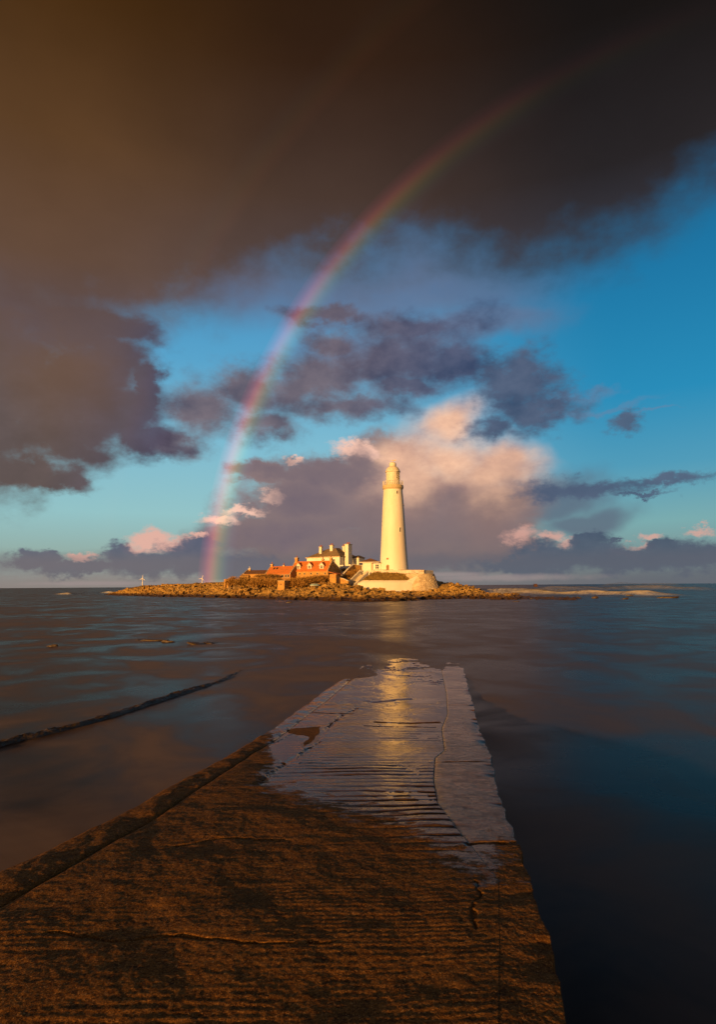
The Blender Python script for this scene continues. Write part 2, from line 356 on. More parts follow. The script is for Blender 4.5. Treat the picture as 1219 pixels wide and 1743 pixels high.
def rock_fn(g):
    p = pos(g); n = g.noise(p, .22, 6, .6); n2 = g.noise(g.map(p, scale=(1, 1, 3)), 1.4, 6, .65); n3 = g.noise(p, .09, 3)
    z = g.n('ShaderNodeSeparateXYZ', {0: p}).outputs[2]
    nz = g.n('ShaderNodeSeparateXYZ', {0: g.n('ShaderNodeNewGeometry').outputs['Normal']}).outputs[2]
    col = g.mix(g.mr(n2, .3, .7), (.70, .40, .09), (.85, .58, .19))
    col = g.mix(g.mr(n, .45, .62, 0, .6), col, (.40, .20, .05))
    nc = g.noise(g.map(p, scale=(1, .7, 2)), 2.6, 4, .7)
    col = g.mix(g.mr(nc, .47, .38, 0, .85), col, (.07, .035, .012))  # crevice shade put into the colour, following the bump hollows
    grass = g.m('MULTIPLY', g.mr(z, 1.5, 2.6), g.mr(n3, .48, .62))
    col = g.mix(g.m('MULTIPLY', grass, .6), col, (.24, .15, .04))
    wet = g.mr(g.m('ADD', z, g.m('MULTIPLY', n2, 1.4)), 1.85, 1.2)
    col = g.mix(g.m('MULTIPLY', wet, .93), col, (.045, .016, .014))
    return prin(g, col, g.mr(wet, 0, 1, .9, .5), bump(g, g.m('ADD', n2, g.m('MULTIPLY', nc, .8)), 1.0, 1.1))
M['rock'] = mat('shore_rock', rock_fn)
def wrock_fn(g):
    p = pos(g); n2 = g.noise(p, 5, 6, .65)
    return prin(g, g.mix(n2, (.035, .024, .015), (.12, .08, .05)), .5, bump(g, n2, .9, .08))
M['wet_rock'] = mat('wet_weedy_rock', wrock_fn)
M['grass'] = varied('dry_grass', (.34, .22, .05), (.20, .13, .03), 1.2, .9, .8, .15, 5, c3=(.44, .29, .08))
M['twig'] = varied('brown_twigs', (.46, .25, .06), (.26, .14, .03), .8, .9, .2, .02, 9)
M['twig_b'] = varied('olive_twigs', (.36, .20, .05), (.20, .12, .03), .8, .9, .2, .02, 9)
M['wood'] = varied('weathered_wood', (.42, .32, .2), (.3, .22, .13), 3, .8)
M['boat'] = varied('blue_grey_boat_paint', (.22, .33, .36), (.30, .42, .44), 1.5, .5)
M['turbine'] = varied('turbine_white', (.8, .78, .75), (.75, .72, .68), .05, .5)
M['beacon'] = varied('rusty_beacon', (.05, .02, .015), (.09, .04, .03), .3, .8)
M['pot'] = varied('clay_pot', (.38, .14, .06), (.3, .1, .05), 2, .8)

# ------------------------------------------------------------------ sea
def sea_fn(g):
    p = pos(g)
    # the water is a long-exposure blur: broad silky swells, crests running across the view
    nmid = g.noise(g.map(p, scale=(.3, .8, 1)), .8, 2, .4, .3)
    nsm = g.noise(g.map(p, scale=(.8, 1.6, 1)), 1.6, 3, .5)
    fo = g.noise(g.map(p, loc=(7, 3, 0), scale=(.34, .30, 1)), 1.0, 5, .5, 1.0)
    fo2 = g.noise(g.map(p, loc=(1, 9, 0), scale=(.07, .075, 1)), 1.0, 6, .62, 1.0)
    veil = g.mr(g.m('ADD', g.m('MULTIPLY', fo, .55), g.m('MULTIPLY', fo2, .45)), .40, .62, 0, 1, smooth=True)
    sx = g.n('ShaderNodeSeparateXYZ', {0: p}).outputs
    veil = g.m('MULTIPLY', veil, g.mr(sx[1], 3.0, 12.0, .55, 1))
    veil = g.m('MULTIPLY', veil, g.mr(sx[0], -1.0, 7.0, 1.0, .45))  # darkness toward the right is put into the veil colour here
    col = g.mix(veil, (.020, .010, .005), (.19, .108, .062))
    h = g.m('ADD', g.m('MULTIPLY', nmid, .8), g.m('MULTIPLY', nsm, .15))
    nrm = bump(g, h, .16, .08)
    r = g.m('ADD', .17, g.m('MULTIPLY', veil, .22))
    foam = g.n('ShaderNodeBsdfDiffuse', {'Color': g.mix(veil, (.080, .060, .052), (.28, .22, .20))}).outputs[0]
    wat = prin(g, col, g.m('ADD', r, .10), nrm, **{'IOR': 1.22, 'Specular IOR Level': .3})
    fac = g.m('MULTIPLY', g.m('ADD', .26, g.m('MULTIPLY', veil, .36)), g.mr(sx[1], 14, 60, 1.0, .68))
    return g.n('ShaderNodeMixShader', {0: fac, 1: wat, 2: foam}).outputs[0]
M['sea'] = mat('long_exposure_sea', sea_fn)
sea = MB()
xs = [-60000, -4000, -500, -60, 0, 60, 500, 4000, 60000]; ys = [-9000, -300, -20, 10, 60, 300, 1500, 9000, 80000]
sea.add([(x, y, 0) for y in ys for x in xs], [(j * 9 + i, j * 9 + i + 1, (j + 1) * 9 + i + 1, (j + 1) * 9 + i) for j in range(8) for i in range(8)])
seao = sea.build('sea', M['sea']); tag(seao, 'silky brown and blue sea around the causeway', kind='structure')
bed = MB().add([(-60000, -9000, -3), (60000, -9000, -3), (60000, 80000, -3), (-60000, 80000, -3)], [(0, 1, 2, 3)]).build('seabed', M['wet_rock'])
tag(bed, 'dark sea bed under the water', kind='structure')

# ------------------------------------------------------------------ island terrain
ctrl = []
def C3(px, py, Y): p = W(px, py, Y); ctrl.append((p.x, p.y, p.z))
shore = [(185, 1012.5), (215, 1014), (260, 1015.5), (330, 1016.5), (390, 1018), (440, 1019.5), (480, 1021), (560, 1022.5), (640, 1024), (690, 1022.5), (720, 1020.5), (790, 1019), (850, 1020), (900, 1021), (955, 1021)]
for (px, py) in shore:
    p = water_pt(px, py); ctrl.append((p.x, p.y, 0.0))
    q = water_pt(px, py); s = (p.y - 22) / p.y; ctrl.append((p.x * s, p.y * s, -2.2))
for a in [(215, 1001.5, 262), (260, 1000.5, 250), (310, 999, 238), (350, 999, 228), (385, 998, 216), (402, 1001, 204), (450, 1004, 192), (480, 1003, 187), (520, 1003, 186),
          (545, 997, 188), (562, 993, 190), (585, 995, 190), (600, 1001, 187), (640, 1008, 184), (700, 1007, 190), (750, 1004.5, 196),
          (400, 996, 218), (440, 988, 214), (480, 985, 210), (530, 983, 212), (570, 979, 214), (600, 972, 220), (670, 975, 222), (730, 985, 220),
          (540, 970, 235), (600, 968, 235), (800, 1004.5, 215), (825, 1006, 205), (780, 1012, 170), (860, 1013.5, 165), (930, 1017, 150),
          (400, 1010, 184), (480, 1012, 165), (560, 1008, 165), (600, 1010, 160), (640, 1015, 150), (700, 1014.5, 158), (300, 1008, 220), (620, 1008, 190), (660, 1011, 184), (680, 1010.5, 190), (720, 1010, 194), (600, 1011, 175), (640, 1014, 170), (700, 1014, 174), (745, 1010, 190), (655, 1009, 194)]: C3(*a)
for (x, y) in [(-125, 270), (-130, 310), (-60, 300), (0, 290), (45, 262), (60, 230), (62, 190), (66, 150), (-118, 230), (45, 205), (60, 170), (-100, 300), (80, 120), (40, 105), (-100, 190)]: ctrl.append((x, y, -2.5))
ctrl = np.array(ctrl)
def tps_fit(P, lam=8.0):
    n = len(P); d = np.linalg.norm(P[:, None, :2] - P[None, :, :2], axis=2) + 1e-9
    K = d * d * np.log(d) + lam * np.eye(n) * 0
    K += np.eye(n) * lam
    A = np.zeros((n + 3, n + 3)); A[:n, :n] = K; A[:n, n] = 1; A[:n, n + 1:] = P[:, :2]; A[n, :n] = 1; A[n + 1:, :n] = P[:, :2].T
    return np.linalg.solve(A, np.concatenate([P[:, 2], np.zeros(3)]))
TW = tps_fit(ctrl)
def terr(x, y):
    x = np.asarray(x, float); y = np.asarray(y, float); s = TW[-3] + TW[-2] * x + TW[-1] * y
    for (cx, cy, _), w in zip(ctrl, TW[:-3]):
        d2 = (x - cx) ** 2 + (y - cy) ** 2 + 1e-9; s = s + w * .5 * d2 * np.log(d2)
    return s
def island_z(x, y, detail=True):
    z = np.clip(terr(x, y), -2.8, 9)
    if detail:
        n = fbm(x * .16, y * .10, 5, 3); n2 = fbm(x * .7, y * .45, 5, 9, .62)
        amp = np.clip(1.25 - z * .16, .35, 1.0)
        zz = z - .15 + n * 1.2 * amp + n2 * 1.5 * amp
        st = .5; k = zz / st + .5 * fbm(x * .05, y * .05, 3, 21)          # tilted ledges
        fr = k - np.floor(k); ter = (np.floor(k) + np.clip((fr - .15) / .45, 0, 1) ** 1.5) * st
        zz = zz * .2 + ter * .8
        z = np.where(z < -1.2, z, zz)
    return z
gx = np.arange(-132, 82, .55); gy = np.arange(104, 310, .6)
XX, YY = np.meshgrid(gx, gy)
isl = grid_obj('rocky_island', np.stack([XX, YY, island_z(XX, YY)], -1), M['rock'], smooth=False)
tag(isl, 'low rocky tidal island lit gold by the sun', kind='structure')
gz = lambda x, y: float(terr(x, y))

# ------------------------------------------------------------------ boulders
def rock_mesh(name, seed, flat=.6, mat_=None):
    import bmesh
    bm = bmesh.new(); bmesh.ops.create_icosphere(bm, subdivisions=3, radius=1)
    r = random.Random(seed); off = Vector((r.random() * 50, r.random() * 50, r.random() * 50))
    from mathutils import noise as mn
    planes = [(Vector((r.uniform(-1, 1), r.uniform(-1, 1), r.uniform(-.4, 1))).normalized(), r.uniform(.55, .85)) for _ in range(9)]
    for v in bm.verts:
        c = v.co.copy()
        for n, d in planes:
            t = c.dot(n)
            if t > d: c -= n * (t - d) * .9
        c *= 1 + .22 * mn.fractal(c * 1.7 + off, 1, 2, 3)
        c.z *= flat; v.co = c
    me = bpy.data.meshes.new(name); bm.to_mesh(me); bm.free(); me.materials.append(mat_ or M['rock']); return me
RM = [rock_mesh('boulder', i, random.uniform(.5, .8)) for i in range(6)]
WM = [rock_mesh('reef_rock', 30 + i, .45, M['wet_rock']) for i in range(4)]
def place(me, name, x, y, z, s, rz, label, cat, group):
    o = bpy.data.objects.new(name, me); COL.objects.link(o); o.location = (x, y, z); o.scale = s if hasattr(s, '__len__') else (s, s, s); o.rotation_euler = (random.uniform(-.2, .2), random.uniform(-.2, .2), rz)
    return tag(o, label, cat, group)
def zone(px, Y, s):
    big = 'large' if s > .75 else 'small'
    if px < 380: w = 'angular boulder on the bare ledges left of the ruined hut'
    elif px < 500: w = 'gold boulder on the shore below the shrubs and bunker'
    elif px < 600: w = 'angular boulder on the stony rise below the dormer cottage'
    elif px < 700: w = 'boulder on the shore in front of the white retaining wall'
    else: w = 'dark boulder on the low reef right of the bastion'
    return big + ' ' + w, 'boulder', big + ' ' + w.replace('boulder', 'boulders', 1)
cnt = 0
while cnt < 170:
    px = random.uniform(195, 860); Y = random.uniform(125, 250)
    x = (px - 609.5) * Y / F; z = gz(x, Y)
    if z < -.15 or z > 3.3: continue
    if Y > 196 and px > 560: continue
    s = random.choice([.35, .45, .5, .6, .8, 1.1])
    zz = float(island_z(np.array([x]), np.array([Y]))[0])
    place(random.choice(RM), 'boulder', x, Y, zz + s * .12, (s * random.uniform(.8, 1.7), s, s * random.uniform(.7, 1.1)), random.uniform(0, 6.3),
          *zone(px, Y, s))
    cnt += 1
# broken stone lying over the ledges: far too many to count
NRB = 9000
rx_ = rng.uniform(195, 880, NRB); ry_ = rng.uniform(120, 262, NRB); X_ = (rx_ - CW / 2) * ry_ / F
zt_ = terr(X_, ry_); ok_ = (zt_ > -.1) & (zt_ < 4.2) & ((ry_ < 199) | (rx_ < 395) | (rx_ > 760)); X_, Y_ = X_[ok_], ry_[ok_]
Z_ = island_z(X_, Y_); nr_ = len(X_); sz_ = .14 + .42 * rng.random(nr_) ** 2.2
cb_ = np.array([(x, y, z) for z in (-1, 1) for y in (-1, 1) for x in (-1, 1)], float)
V_ = cb_[None] * (1 + rng.uniform(-.35, .35, (nr_, 8, 3))) * sz_[:, None, None] * np.array([1.25, 1.0, .8])
an_ = rng.uniform(0, 6.3, nr_); ca_, sa_ = np.cos(an_)[:, None], np.sin(an_)[:, None]
VX = V_[..., 0] * ca_ - V_[..., 1] * sa_ + X_[:, None]; VY = V_[..., 0] * sa_ + V_[..., 1] * ca_ + Y_[:, None]; VZ = V_[..., 2] + V_[..., 0] * rng.uniform(-.4, .4, (nr_, 1)) + (Z_ + sz_ * .25)[:, None]
fc_ = np.array([(0, 2, 3, 1), (4, 5, 7, 6), (0, 1, 5, 4), (1, 3, 7, 5), (3, 2, 6, 7), (2, 0, 4, 6)])
me_ = bpy.data.meshes.new('rubble'); me_.from_pydata(np.stack([VX, VY, VZ], -1).reshape(-1, 3).tolist(), [], (fc_[None] + 8 * np.arange(nr_)[:, None, None]).reshape(-1, 4).tolist())
me_.materials.append(M['rock']); ob_ = bpy.data.objects.new('rubble', me_); COL.objects.link(ob_); tag(ob_, 'broken golden stones strewn over the island shore', kind='stuff')
for (px, py, w, h, lab) in [(885, 1019.5, 9, 5, 'low dark rock just off the right end of the reef'), (905, 1020, 6, 3, 'tiny dark rock beside the right end of the reef'), (985, 1018.5, 13, 4, 'largest lone brown rock in the water right of the reef'),
        (1013, 1018.5, 15, 5, 'peaked lone dark rock standing right of the brown one'), (1062, 1020, 20, 2, 'thin flat rock in calm water before the surf'), (1072, 1014, 15, 2.5, 'flat rock awash inside the surf at right'),
        (1140, 1018, 36, 4, 'flat dark rock at the far right of the sea'), (492, 1026, 10, 3, 'single round rock awash before the island shore'), (880, 1024, 12, 1.6, 'thin rock barely breaking calm water'),
        (232, 1090.5, 12, 2.2, 'left tip rock of the small reef in open water'), (262, 1091, 44, 4, 'longest dark rock of the small reef in open water'), (285, 1093.5, 22, 4.5, 'lumpy right-hand rock of the small reef in open water'),
        (335, 1098, 34, 3, 'thin black rock of the second small reef'), (357, 1096, 26, 3, 'brown rock of the second small reef, at its right'), (84, 1101, 22, 4, 'dark rock at the left edge of the water')]:
    p = water_pt(px, py); k = p.y / F
    o = place(random.choice(WM), 'reef_rock', p.x, p.y + .2, .0, (w * k * .56, max(.25, w * k * .3), h * k * 2.0), random.uniform(-.15, .15), lab, 'rock', None)

# ------------------------------------------------------------------ surf right of the island
def surf_fn(g):
    o = pos(g); n = g.noise(g.map(o, scale=(.12, .3, 1)), 1.0, 5, .6)
    a = g.m('POWER', g.n('ShaderNodeAttribute', attribute_name='dens').outputs['Fac'], 1.3)
    al = g.m('MULTIPLY', a, g.mr(n, .3, .62))
    d = g.n('ShaderNodeBsdfDiffuse', {'Color': (.62, .58, .54)}).outputs[0]
    t = g.n('ShaderNodeBsdfTransparent').outputs[0]
    return g.n('ShaderNodeMixShader', {0: al, 1: t, 2: d}).outputs[0]
M['surf'] = mat('blurred_surf', surf_fn)
for (x0, x1, py, hh, dep, den, lab) in [(770, 1190, 1013.5, 1.4, 7, 1.0, 'broad golden surf rolling behind the reef'), (745, 1000, 1009, 1.8, 12, .7, 'thin line of surf right of the stone bastion'), (860, 1250, 1005.5, 2.4, 22, .55, 'farther faint line of surf near the horizon at right'),
                                  (85, 215, 1011.5, 1.0, 6, .7, 'soft surf off the left tip of the island'), (1000, 1180, 999.5, 4.0, 60, .35, 'far spray patch close to the horizon at right')]:
    n = 120; rows = 9; P = np.zeros((rows, n, 3)); A = np.zeros((rows, n))
    for i in range(n):
        t = i / (n - 1); px = x0 + (x1 - x0) * t; p = water_pt(px, py + 1.2 * math.sin(t * 7 + py))
        e = min(1, 5 * t, 5 * (1 - t)); nn = .6 + .8 * float(vnoise(t * 9, py)); 
        for j in range(rows):
            u = j / (rows - 1); prof = math.sin(u * math.pi) ** 1.3
            P[j, i] = (p.x * (1 + (u - .5) * dep / p.y), p.y + (u - .5) * dep, .01 + hh * prof * e * nn * .95); A[j, i] = den * e * prof ** .6
    o = grid_obj('surf', P, M['surf'], attrs={'dens': A}); tag(o, lab, kind='stuff')

# ------------------------------------------------------------------ houses
def Lfor(loc, th, pxl):
    k = (pxl - CW / 2) / F; return (loc.x - k * loc.y) / (math.cos(th) + k * math.sin(th))
def Dfor(loc, th, pxr):
    k = (pxr - CW / 2) / F; return (k * loc.y - loc.x) / (math.sin(th) - k * math.cos(th))
def window(par, x, z, w, h, y=0.0, panes=2, axis='x', frame='white', glass='dark_glass', rows=2):
    """a window lying on the wall plane y (front) or x (side)"""
    m = MB(); t = min(.14, w * .12)
    def bx(mb, a0, a1, b0, b1, d0, d1):
        if axis == 'x': mb.box(a0, a1, y - d1, y - d0, b0, b1)
        else: mb.box(y + d0, y + d1, a0, a1, b0, b1)
    bx(m, x - w / 2, x - w / 2 + t, z, z + h, .0, .09); bx(m, x + w / 2 - t, x + w / 2, z, z + h, .0, .09)
    bx(m, x - w / 2 + t, x + w / 2 - t, z + h - t, z + h, .0, .09); bx(m, x - w / 2 + t, x + w / 2 - t, z, z + t, .0, .12)
    for i in range(1, panes):
        xx = x - w / 2 + w * i / panes; bx(m, xx - t / 3, xx + t / 3, z + t, z + h - t, .0, .07)
    for i in range(1, rows):
        zz = z + h * i / rows; bx(m, x - w / 2 + t, x + w / 2 - t, zz - t / 3, zz + t / 3, .005, .065)
    fr = m.build('window', M[frame], par)
    q = MB(); bx(q, x - w / 2 + t, x + w / 2 - t, z + t, z + h - t, .0, .03); q.build('pane', M[glass], fr)
    return fr
def gable(name, loc, th, L, D, a, He, Hr, wall, roof, label, cat, oh=.3, group=None):
    """gable building, origin at the near right corner; front wall runs to -x, depth to +y; ridge at depth a"""
    t = empty(name, loc, -th); tag(t, label, cat, group)
    m = MB(); m.prism([(0, -3), (D, -3), (D, He), (a, Hr - .12), (0, He)], 'x', -L, 0); w = m.build('wall', M[wall], t)
    sf = (Hr - He) / a; sb = (Hr - He) / (D - a); th_ = .16
    m = MB(); m.prism([(-oh, He - sf * oh + .02), (a, Hr + .02), (a, Hr + th_ + .02), (-oh, He - sf * oh + th_)], 'x', -L + .12, -.12)
    m.prism([(D + oh, He - sb * oh + .02), (D + oh, He - sb * oh + th_), (a + .002, Hr + th_ + .02), (a + .002, Hr + .02)], 'x', -L + .12, -.12)
    r = m.build('roof', M[roof], t)
    for x0, x1 in ((-L - .06, -L + .12), (-.12, .06)):                 # raised gable copings
        m = MB(); m.prism([(-oh, He - sf * oh - .1), (a, Hr - .05), (D + oh, He - sb * oh - .1), (D + oh, He - sb * oh + .34), (a, Hr + .38), (-oh, He - sf * oh + .34)], 'x', x0, x1)
        m.build('gable_coping', M['trim'], t)
    return t, r
def chimney(par, x, y, z0, z1, w, d, mat_='white', cap='trim', pots=2, potm='pot'):
    c = MB().box(x - w / 2, x + w / 2, y - d / 2, y + d / 2, z0, z1).build('chimney', M[mat_], par)
    MB().box(x - w / 2 - .12, x + w / 2 + .12, y - d / 2 - .12, y + d / 2 + .12, z1, z1 + .22).build('chimney_cap', M[cap], c)
    for i in range(pots):
        xx = x + (i - (pots - 1) / 2) * w / max(pots, 1)
        MB().lathe([(.0, z1 + .22), (.17, z1 + .22), (.14, z1 + .7), (.18, z1 + .75), (.18, z1 + .85), (.1, z1 + .85), (0, z1 + .8)], 10, xx, y).build('chimney_pot', M[potm], c, True)
    return c
TH = R(25)
# cottage with dormers
loc = W(558.5, 983, 197); base = loc.z; S = 197 / F
zy = lambda py, l=None: (W(558, py, 197).z)
L = Lfor(loc, TH, 494.5); He = W(558, 970.5, 197).z - base; Hr = W(560, 955, 199).z - base
cot, cr = gable('dormer_cottage', loc, TH, L, 9.2, 2.9, He, Hr, 'stone', 'pantile', 'stone cottage with red pantile roof and three white dormers', 'cottage')
for px in (506.5, 525.5, 546):
    x = -Lfor(loc, TH, px) ; z0 = He + .35; w = 1.45; y0 = .35
    d = MB(); d.prism([(x - w / 2, z0), (x + w / 2, z0), (x + w / 2, z0 + 1.35), (x, z0 + 2.15), (x - w / 2, z0 + 1.35)], 'y', y0, 2.6); dm = d.build('dormer', M['white'], cr)
for px in (506.5, 525.5, 546):
    x = -Lfor(loc, TH, px); z0 = He + .35; w = 1.45; y0 = .35
    m = MB()
    for s in (-1, 1):
        m.prism([(x, z0 + 2.17), (x + s * (w / 2 + .22), z0 + 1.17), (x + s * (w / 2 + .22), z0 + 1.30), (x, z0 + 2.32)], 'y', y0 - .12, 2.75)
    m.build('dormer_roof', M['pantile'], cot)
    window(cot, x, z0 + .2, .95, 1.1, y=y0 - .001, frame='white_old')
    m = MB()
    for s in (-1, 1): m.prism([(x, z0 + 2.02), (x + s * (w / 2 + .2), z0 + 1.02), (x + s * (w / 2 + .2), z0 + 1.19), (x, z0 + 2.19)], 'y', y0 - .2, y0 - .125)
    m.build('bargeboard', M['white'], cot)
for px in (499, 510, 518, 529, 540, 553): window(cot, -Lfor(loc, TH, px), He - 1.35, .55, .7, y=-.001, frame='trim', rows=1, panes=1)
window(cot, 3.3, He + .2, .6, .9, y=.001, axis='y', frame='white_old')
chimney(cot, -L + .6, 2.9, Hr - .8, Hr + 1.2, .95, .95, 'stone', 'trim', 1)
chimney(cot, -Lfor(loc, TH, 542), 2.9, Hr - .5, Hr + .6, .6, .6, 'stone', 'trim', 1)
chimney(cot, -.45, 2.9, Hr - .6, Hr + .9, .7, .7, 'stone', 'trim', 1)
# lean-to store at its gable
l2 = W(572, 991, 193); D2 = 3.6; L2 = Lfor(l2, TH, 560.5); h2 = W(572, 976.5, 193).z - l2.z
sh = empty('lean_to_store', l2, -TH); tag(sh, 'small stone lean-to store at the shaded gable of the dormer cottage', 'shed')
MB().prism([(0, -2), (D2, -2), (D2, h2 - .1), (0, h2 - .1)], 'x', -L2, 0).build('wall', M['stone'], sh)
MB().prism([(-L2 - .2, h2 + .5), (.5, h2 - .25), (.5, h2 - .1), (-L2 - .2, h2 + .7)], 'y', -.25, D2 + .3).build('roof', M['pantile'], sh)
MB().box(.001, .06, .9, 2.0, -.4, h2 - .9).build('door', M['dark_metal'], sh)
# second cottage
l3 = W(494.5, 986, 199); L3 = Lfor(l3, TH, 452.5); He3 = W(494, 976, 199).z - l3.z; Hr3 = W(494, 964, 201).z - l3.z
c3, r3 = gable('pantile_cottage', l3, TH, L3, 6, 2.9, He3, Hr3, 'brick', 'pantile', 'lower red roofed cottage with two skylights left of the dormer cottage', 'cottage')
for px in (481, 486.5, 490.5): window(c3, -Lfor(l3, TH, px), He3 - 1.3, .65, 1.0, y=-.001, frame='trim', rows=1, panes=1)
sf = (Hr3 - He3) / 2.9
for px in (461, 466):
    x = -Lfor(l3, TH, px); m = MB(); y0, y1 = 1.6, 2.3; m.prism([(y0, He3 + sf * y0 + .19), (y1, He3 + sf * y1 + .19), (y1, He3 + sf * y1 + .27), (y0, He3 + sf * y0 + .27)], 'x', x - .3, x + .3); m.build('skylight', M['dark_glass'], r3)
chimney(c3, -L3 + .5, 2.9, Hr3 - .5, Hr3 + .7, .7, .7, 'stone', 'trim', 1)
chimney(c3, -Lfor(l3, TH, 475), 2.9, Hr3 - .3, Hr3 + .25, .5, .5, 'stone', 'trim', 1)
# third
l4 = W(453, 987, 203); L4 = Lfor(l4, R(12), 415); He4 = W(453, 976.5, 203).z - l4.z; Hr4 = W(453, 971, 205).z - l4.z
c4, r4 = gable('low_outbuilding', l4, R(12), L4, 6, 3.0, He4, Hr4, 'stone', 'dark_tile', 'low stone outbuilding with dark red roof and white topped chimney, leftmost of the row', 'outbuilding')
chimney(c4, -L4 + 1.0, 2.6, Hr4 - 1.2, Hr4 + .45, .6, .6, 'stone', 'white', 1, 'white')
MB().prism([(0, -1), (2.6, -1), (2.6, Hr4 - .9), (0, He4 - .7)], 'x', -L4 - .9, -L4 + 2.0).build('gable_porch', M['stone'], c4).location.y = -1.2

# keepers' house
TK = R(32); lk = W(580, 972, 222); Lk = Lfor(lk, TK, 522); Dk = Dfor(lk, TK, 608); Hk = W(580, 947.5, 222).z - lk.z
kh = empty('keepers_house', lk, -TK); tag(kh, 'large white house with mossy hipped roof and four chimneys', 'house')
MB().box(-Lk, 0, 0, Dk, -4, Hk).build('wall', M['white'], kh)
def hip(x0, x1, y0, y1, z, h, o=.5, run=None):
    x0 -= o; x1 += o; y0 -= o; y1 += o; w = (x1 - x0); d = (y1 - y0)
    m = MB()
    if w > d: ra, rb = (x0 + d / 2, (y0 + y1) / 2), (x1 - d / 2, (y0 + y1) / 2)
    else: ra, rb = ((x0 + x1) / 2, y0 + w / 2), ((x0 + x1) / 2, y1 - w / 2)
    vs = [(x0, y0, z), (x1, y0, z), (x1, y1, z), (x0, y1, z), (*ra, z + h), (*rb, z + h)]
    if w > d: fs = [(0, 1, 5, 4), (1, 2, 5), (2, 3, 4, 5), (3, 0, 4), (3, 2, 1, 0)]
    else: fs = [(0, 1, 4), (1, 2, 5, 4), (2, 3, 5), (3, 0, 4, 5), (3, 2, 1, 0)]
    return m.add(vs, fs)
hk = W(573, 933, 226).z - lk.z - Hk
rf = hip(-Lk, 0, 0.6, Dk, Hk + .12, hk, .45).build('roof', M['slate'], kh)
wx = -Lfor(lk, TK, 549)
MB().box(wx, .25, -1.0, -.002, -4, Hk).build('wing_wall', M['white'], kh)
MB().add([(wx - .35, -1.4, Hk + .14), (.6, -1.4, Hk + .14), (.6, 4.6, Hk + .14), (wx - .35, 4.6, Hk + .14), ((wx + .3) / 2, 2.4, Hk + hk + .1), ((wx + .3) / 2, 5.2, Hk + hk + .1)],
         [(0, 1, 4), (1, 2, 5, 4), (3, 0, 4, 5), (2, 3, 5), (3, 2, 1, 0)]).build('wing_roof', M['slate'], kh)
MB().box(-Lk - .4, wx - .36, -.4, .0, Hk - .12, Hk + .1).build('gutter', M['trim'], kh)
MB().box(wx - .38, .62, -1.44, -1.0, Hk - .1, Hk + .12).build('gutter', M['trim'], kh)
for px, z in ((570.5, 3.6), ): window(kh, -Lfor(lk, TK, px), Hk - 2.5, 1.3, 1.8, y=-1.001, frame='white', panes=2)
for px in (529, 541, 553): window(kh, -Lfor(lk, TK, px), Hk - 3.6, 1.1, 1.5, y=-.001 if px < 549 else -1.001, frame='white')
chimney(kh, -Lfor(lk, TK, 538) , 3.0, Hk, W(537, 930.5, 226).z - lk.z, 1.0, 1.0, 'white', 'trim', 2)
chimney(kh, -Lfor(lk, TK, 560.5), 1.6, Hk, W(562, 929, 226).z - lk.z, 1.15, 1.15, 'white', 'trim', 2)
chimney(kh, -Lfor(lk, TK, 571), 5.5, Hk, W(573, 930.5, 228).z - lk.z, .9, .9, 'white_old', 'trim', 2)
ch = chimney(kh, 1.1, 3.4, -4, W(593, 927, 224).z - lk.z, 1.5, 2.4, 'white', 'trim', 3)
# back wing behind chimney
MB().box(.002, 2.6, Dk - 3.2, Dk + 1.0, -4, Hk - .15).build('rear_wing', M['white'], kh)
hip(.0, 2.6, Dk - 3.2, Dk + 1.0, Hk - .14, .9, .35).build('rear_roof', M['slate'], kh)

# white yard walls
def wall_run(name, pts, h, w, mat_, label, cat='wall', zoff=0):
    t = empty(name, pts[0]); tag(t, label, cat)
    for a, b in zip(pts[:-1], pts[1:]):
        a = Vector(a) - Vector(pts[0]); b = Vector(b) - Vector(pts[0]); dn = Vector((0, 0, 1.5))
        MB().beam(a - dn, b - dn, w, h + 1.5).build('wall_panel', M[mat_], t); MB().beam(a + Vector((0, 0, h + .002)), b + Vector((0, 0, h + .002)), w + .14, .12).build('coping', M['white'], t)
    return t
wall_run('yard_wall', [W(579, 972, 214), W(604, 970, 211)], W(590, 961.5, 212).z - W(590, 971, 212).z, .4, 'white', 'long plain white yard wall at the foot of the keepers house')
wall_run('yard_wall', [W(603, 971, 209), W(618, 970, 210)], 1.5, .4, 'white_old', 'short cream yard wall between house and pavilion')
wall_run('ramp_wall', [W(581, 987, 200), W(592, 975, 203), W(601, 967, 207), W(613, 969, 209)], 1.2, .45, 'stone', 'curving orange stone ramp wall climbing to the yard')
wall_run('stone_revetment', [W(577, 992, 196), W(586, 994, 195), W(594, 998, 194)], 1.6, .8, 'stone', 'rough stone revetment left of the white stair')

# pavilion
lp = W(633, 972, 206); TP = R(10); pv = empty('pavilion', lp, -TP); tag(pv, 'small white pavilion with dark pyramid roof beside the lighthouse', 'pavilion')
Lp = Lfor(lp, TP, 617); Hp = W(633, 956.5, 206).z - lp.z
MB().box(-Lp, 0, 0, 4.2, -2, Hp).build('wall', M['white'], pv)
m = MB(); o_ = 1.0; zt = W(629, 950.5, 208).z - lp.z
m.add([(-Lp - o_, -o_, Hp), (2.6, -o_, Hp), (2.6, 5, Hp), (-Lp - o_, 5, Hp), ((-Lp + 1.6) / 2 - .2, 2, zt), ((-Lp + 1.6) / 2 + .2, 2, zt)], [(0, 1, 5, 4), (1, 2, 5), (2, 3, 4, 5), (3, 0, 4), (3, 2, 1, 0)])
m.build('roof', M['dark_tile'], pv)
MB().box(-Lp - o_ - .03, 2.63, -o_ - .03, 5.03, Hp - .22, Hp - .003).build('fascia', M['white'], pv)
MB().box(.002, 3.0, .4, 4.0, -2, Hp - .5).build('annex_wall', M['white'], pv)
MB().box(-.25, .15, -.14, -.002, -1, Hp - .2).build('quoin', M['trim'], pv)
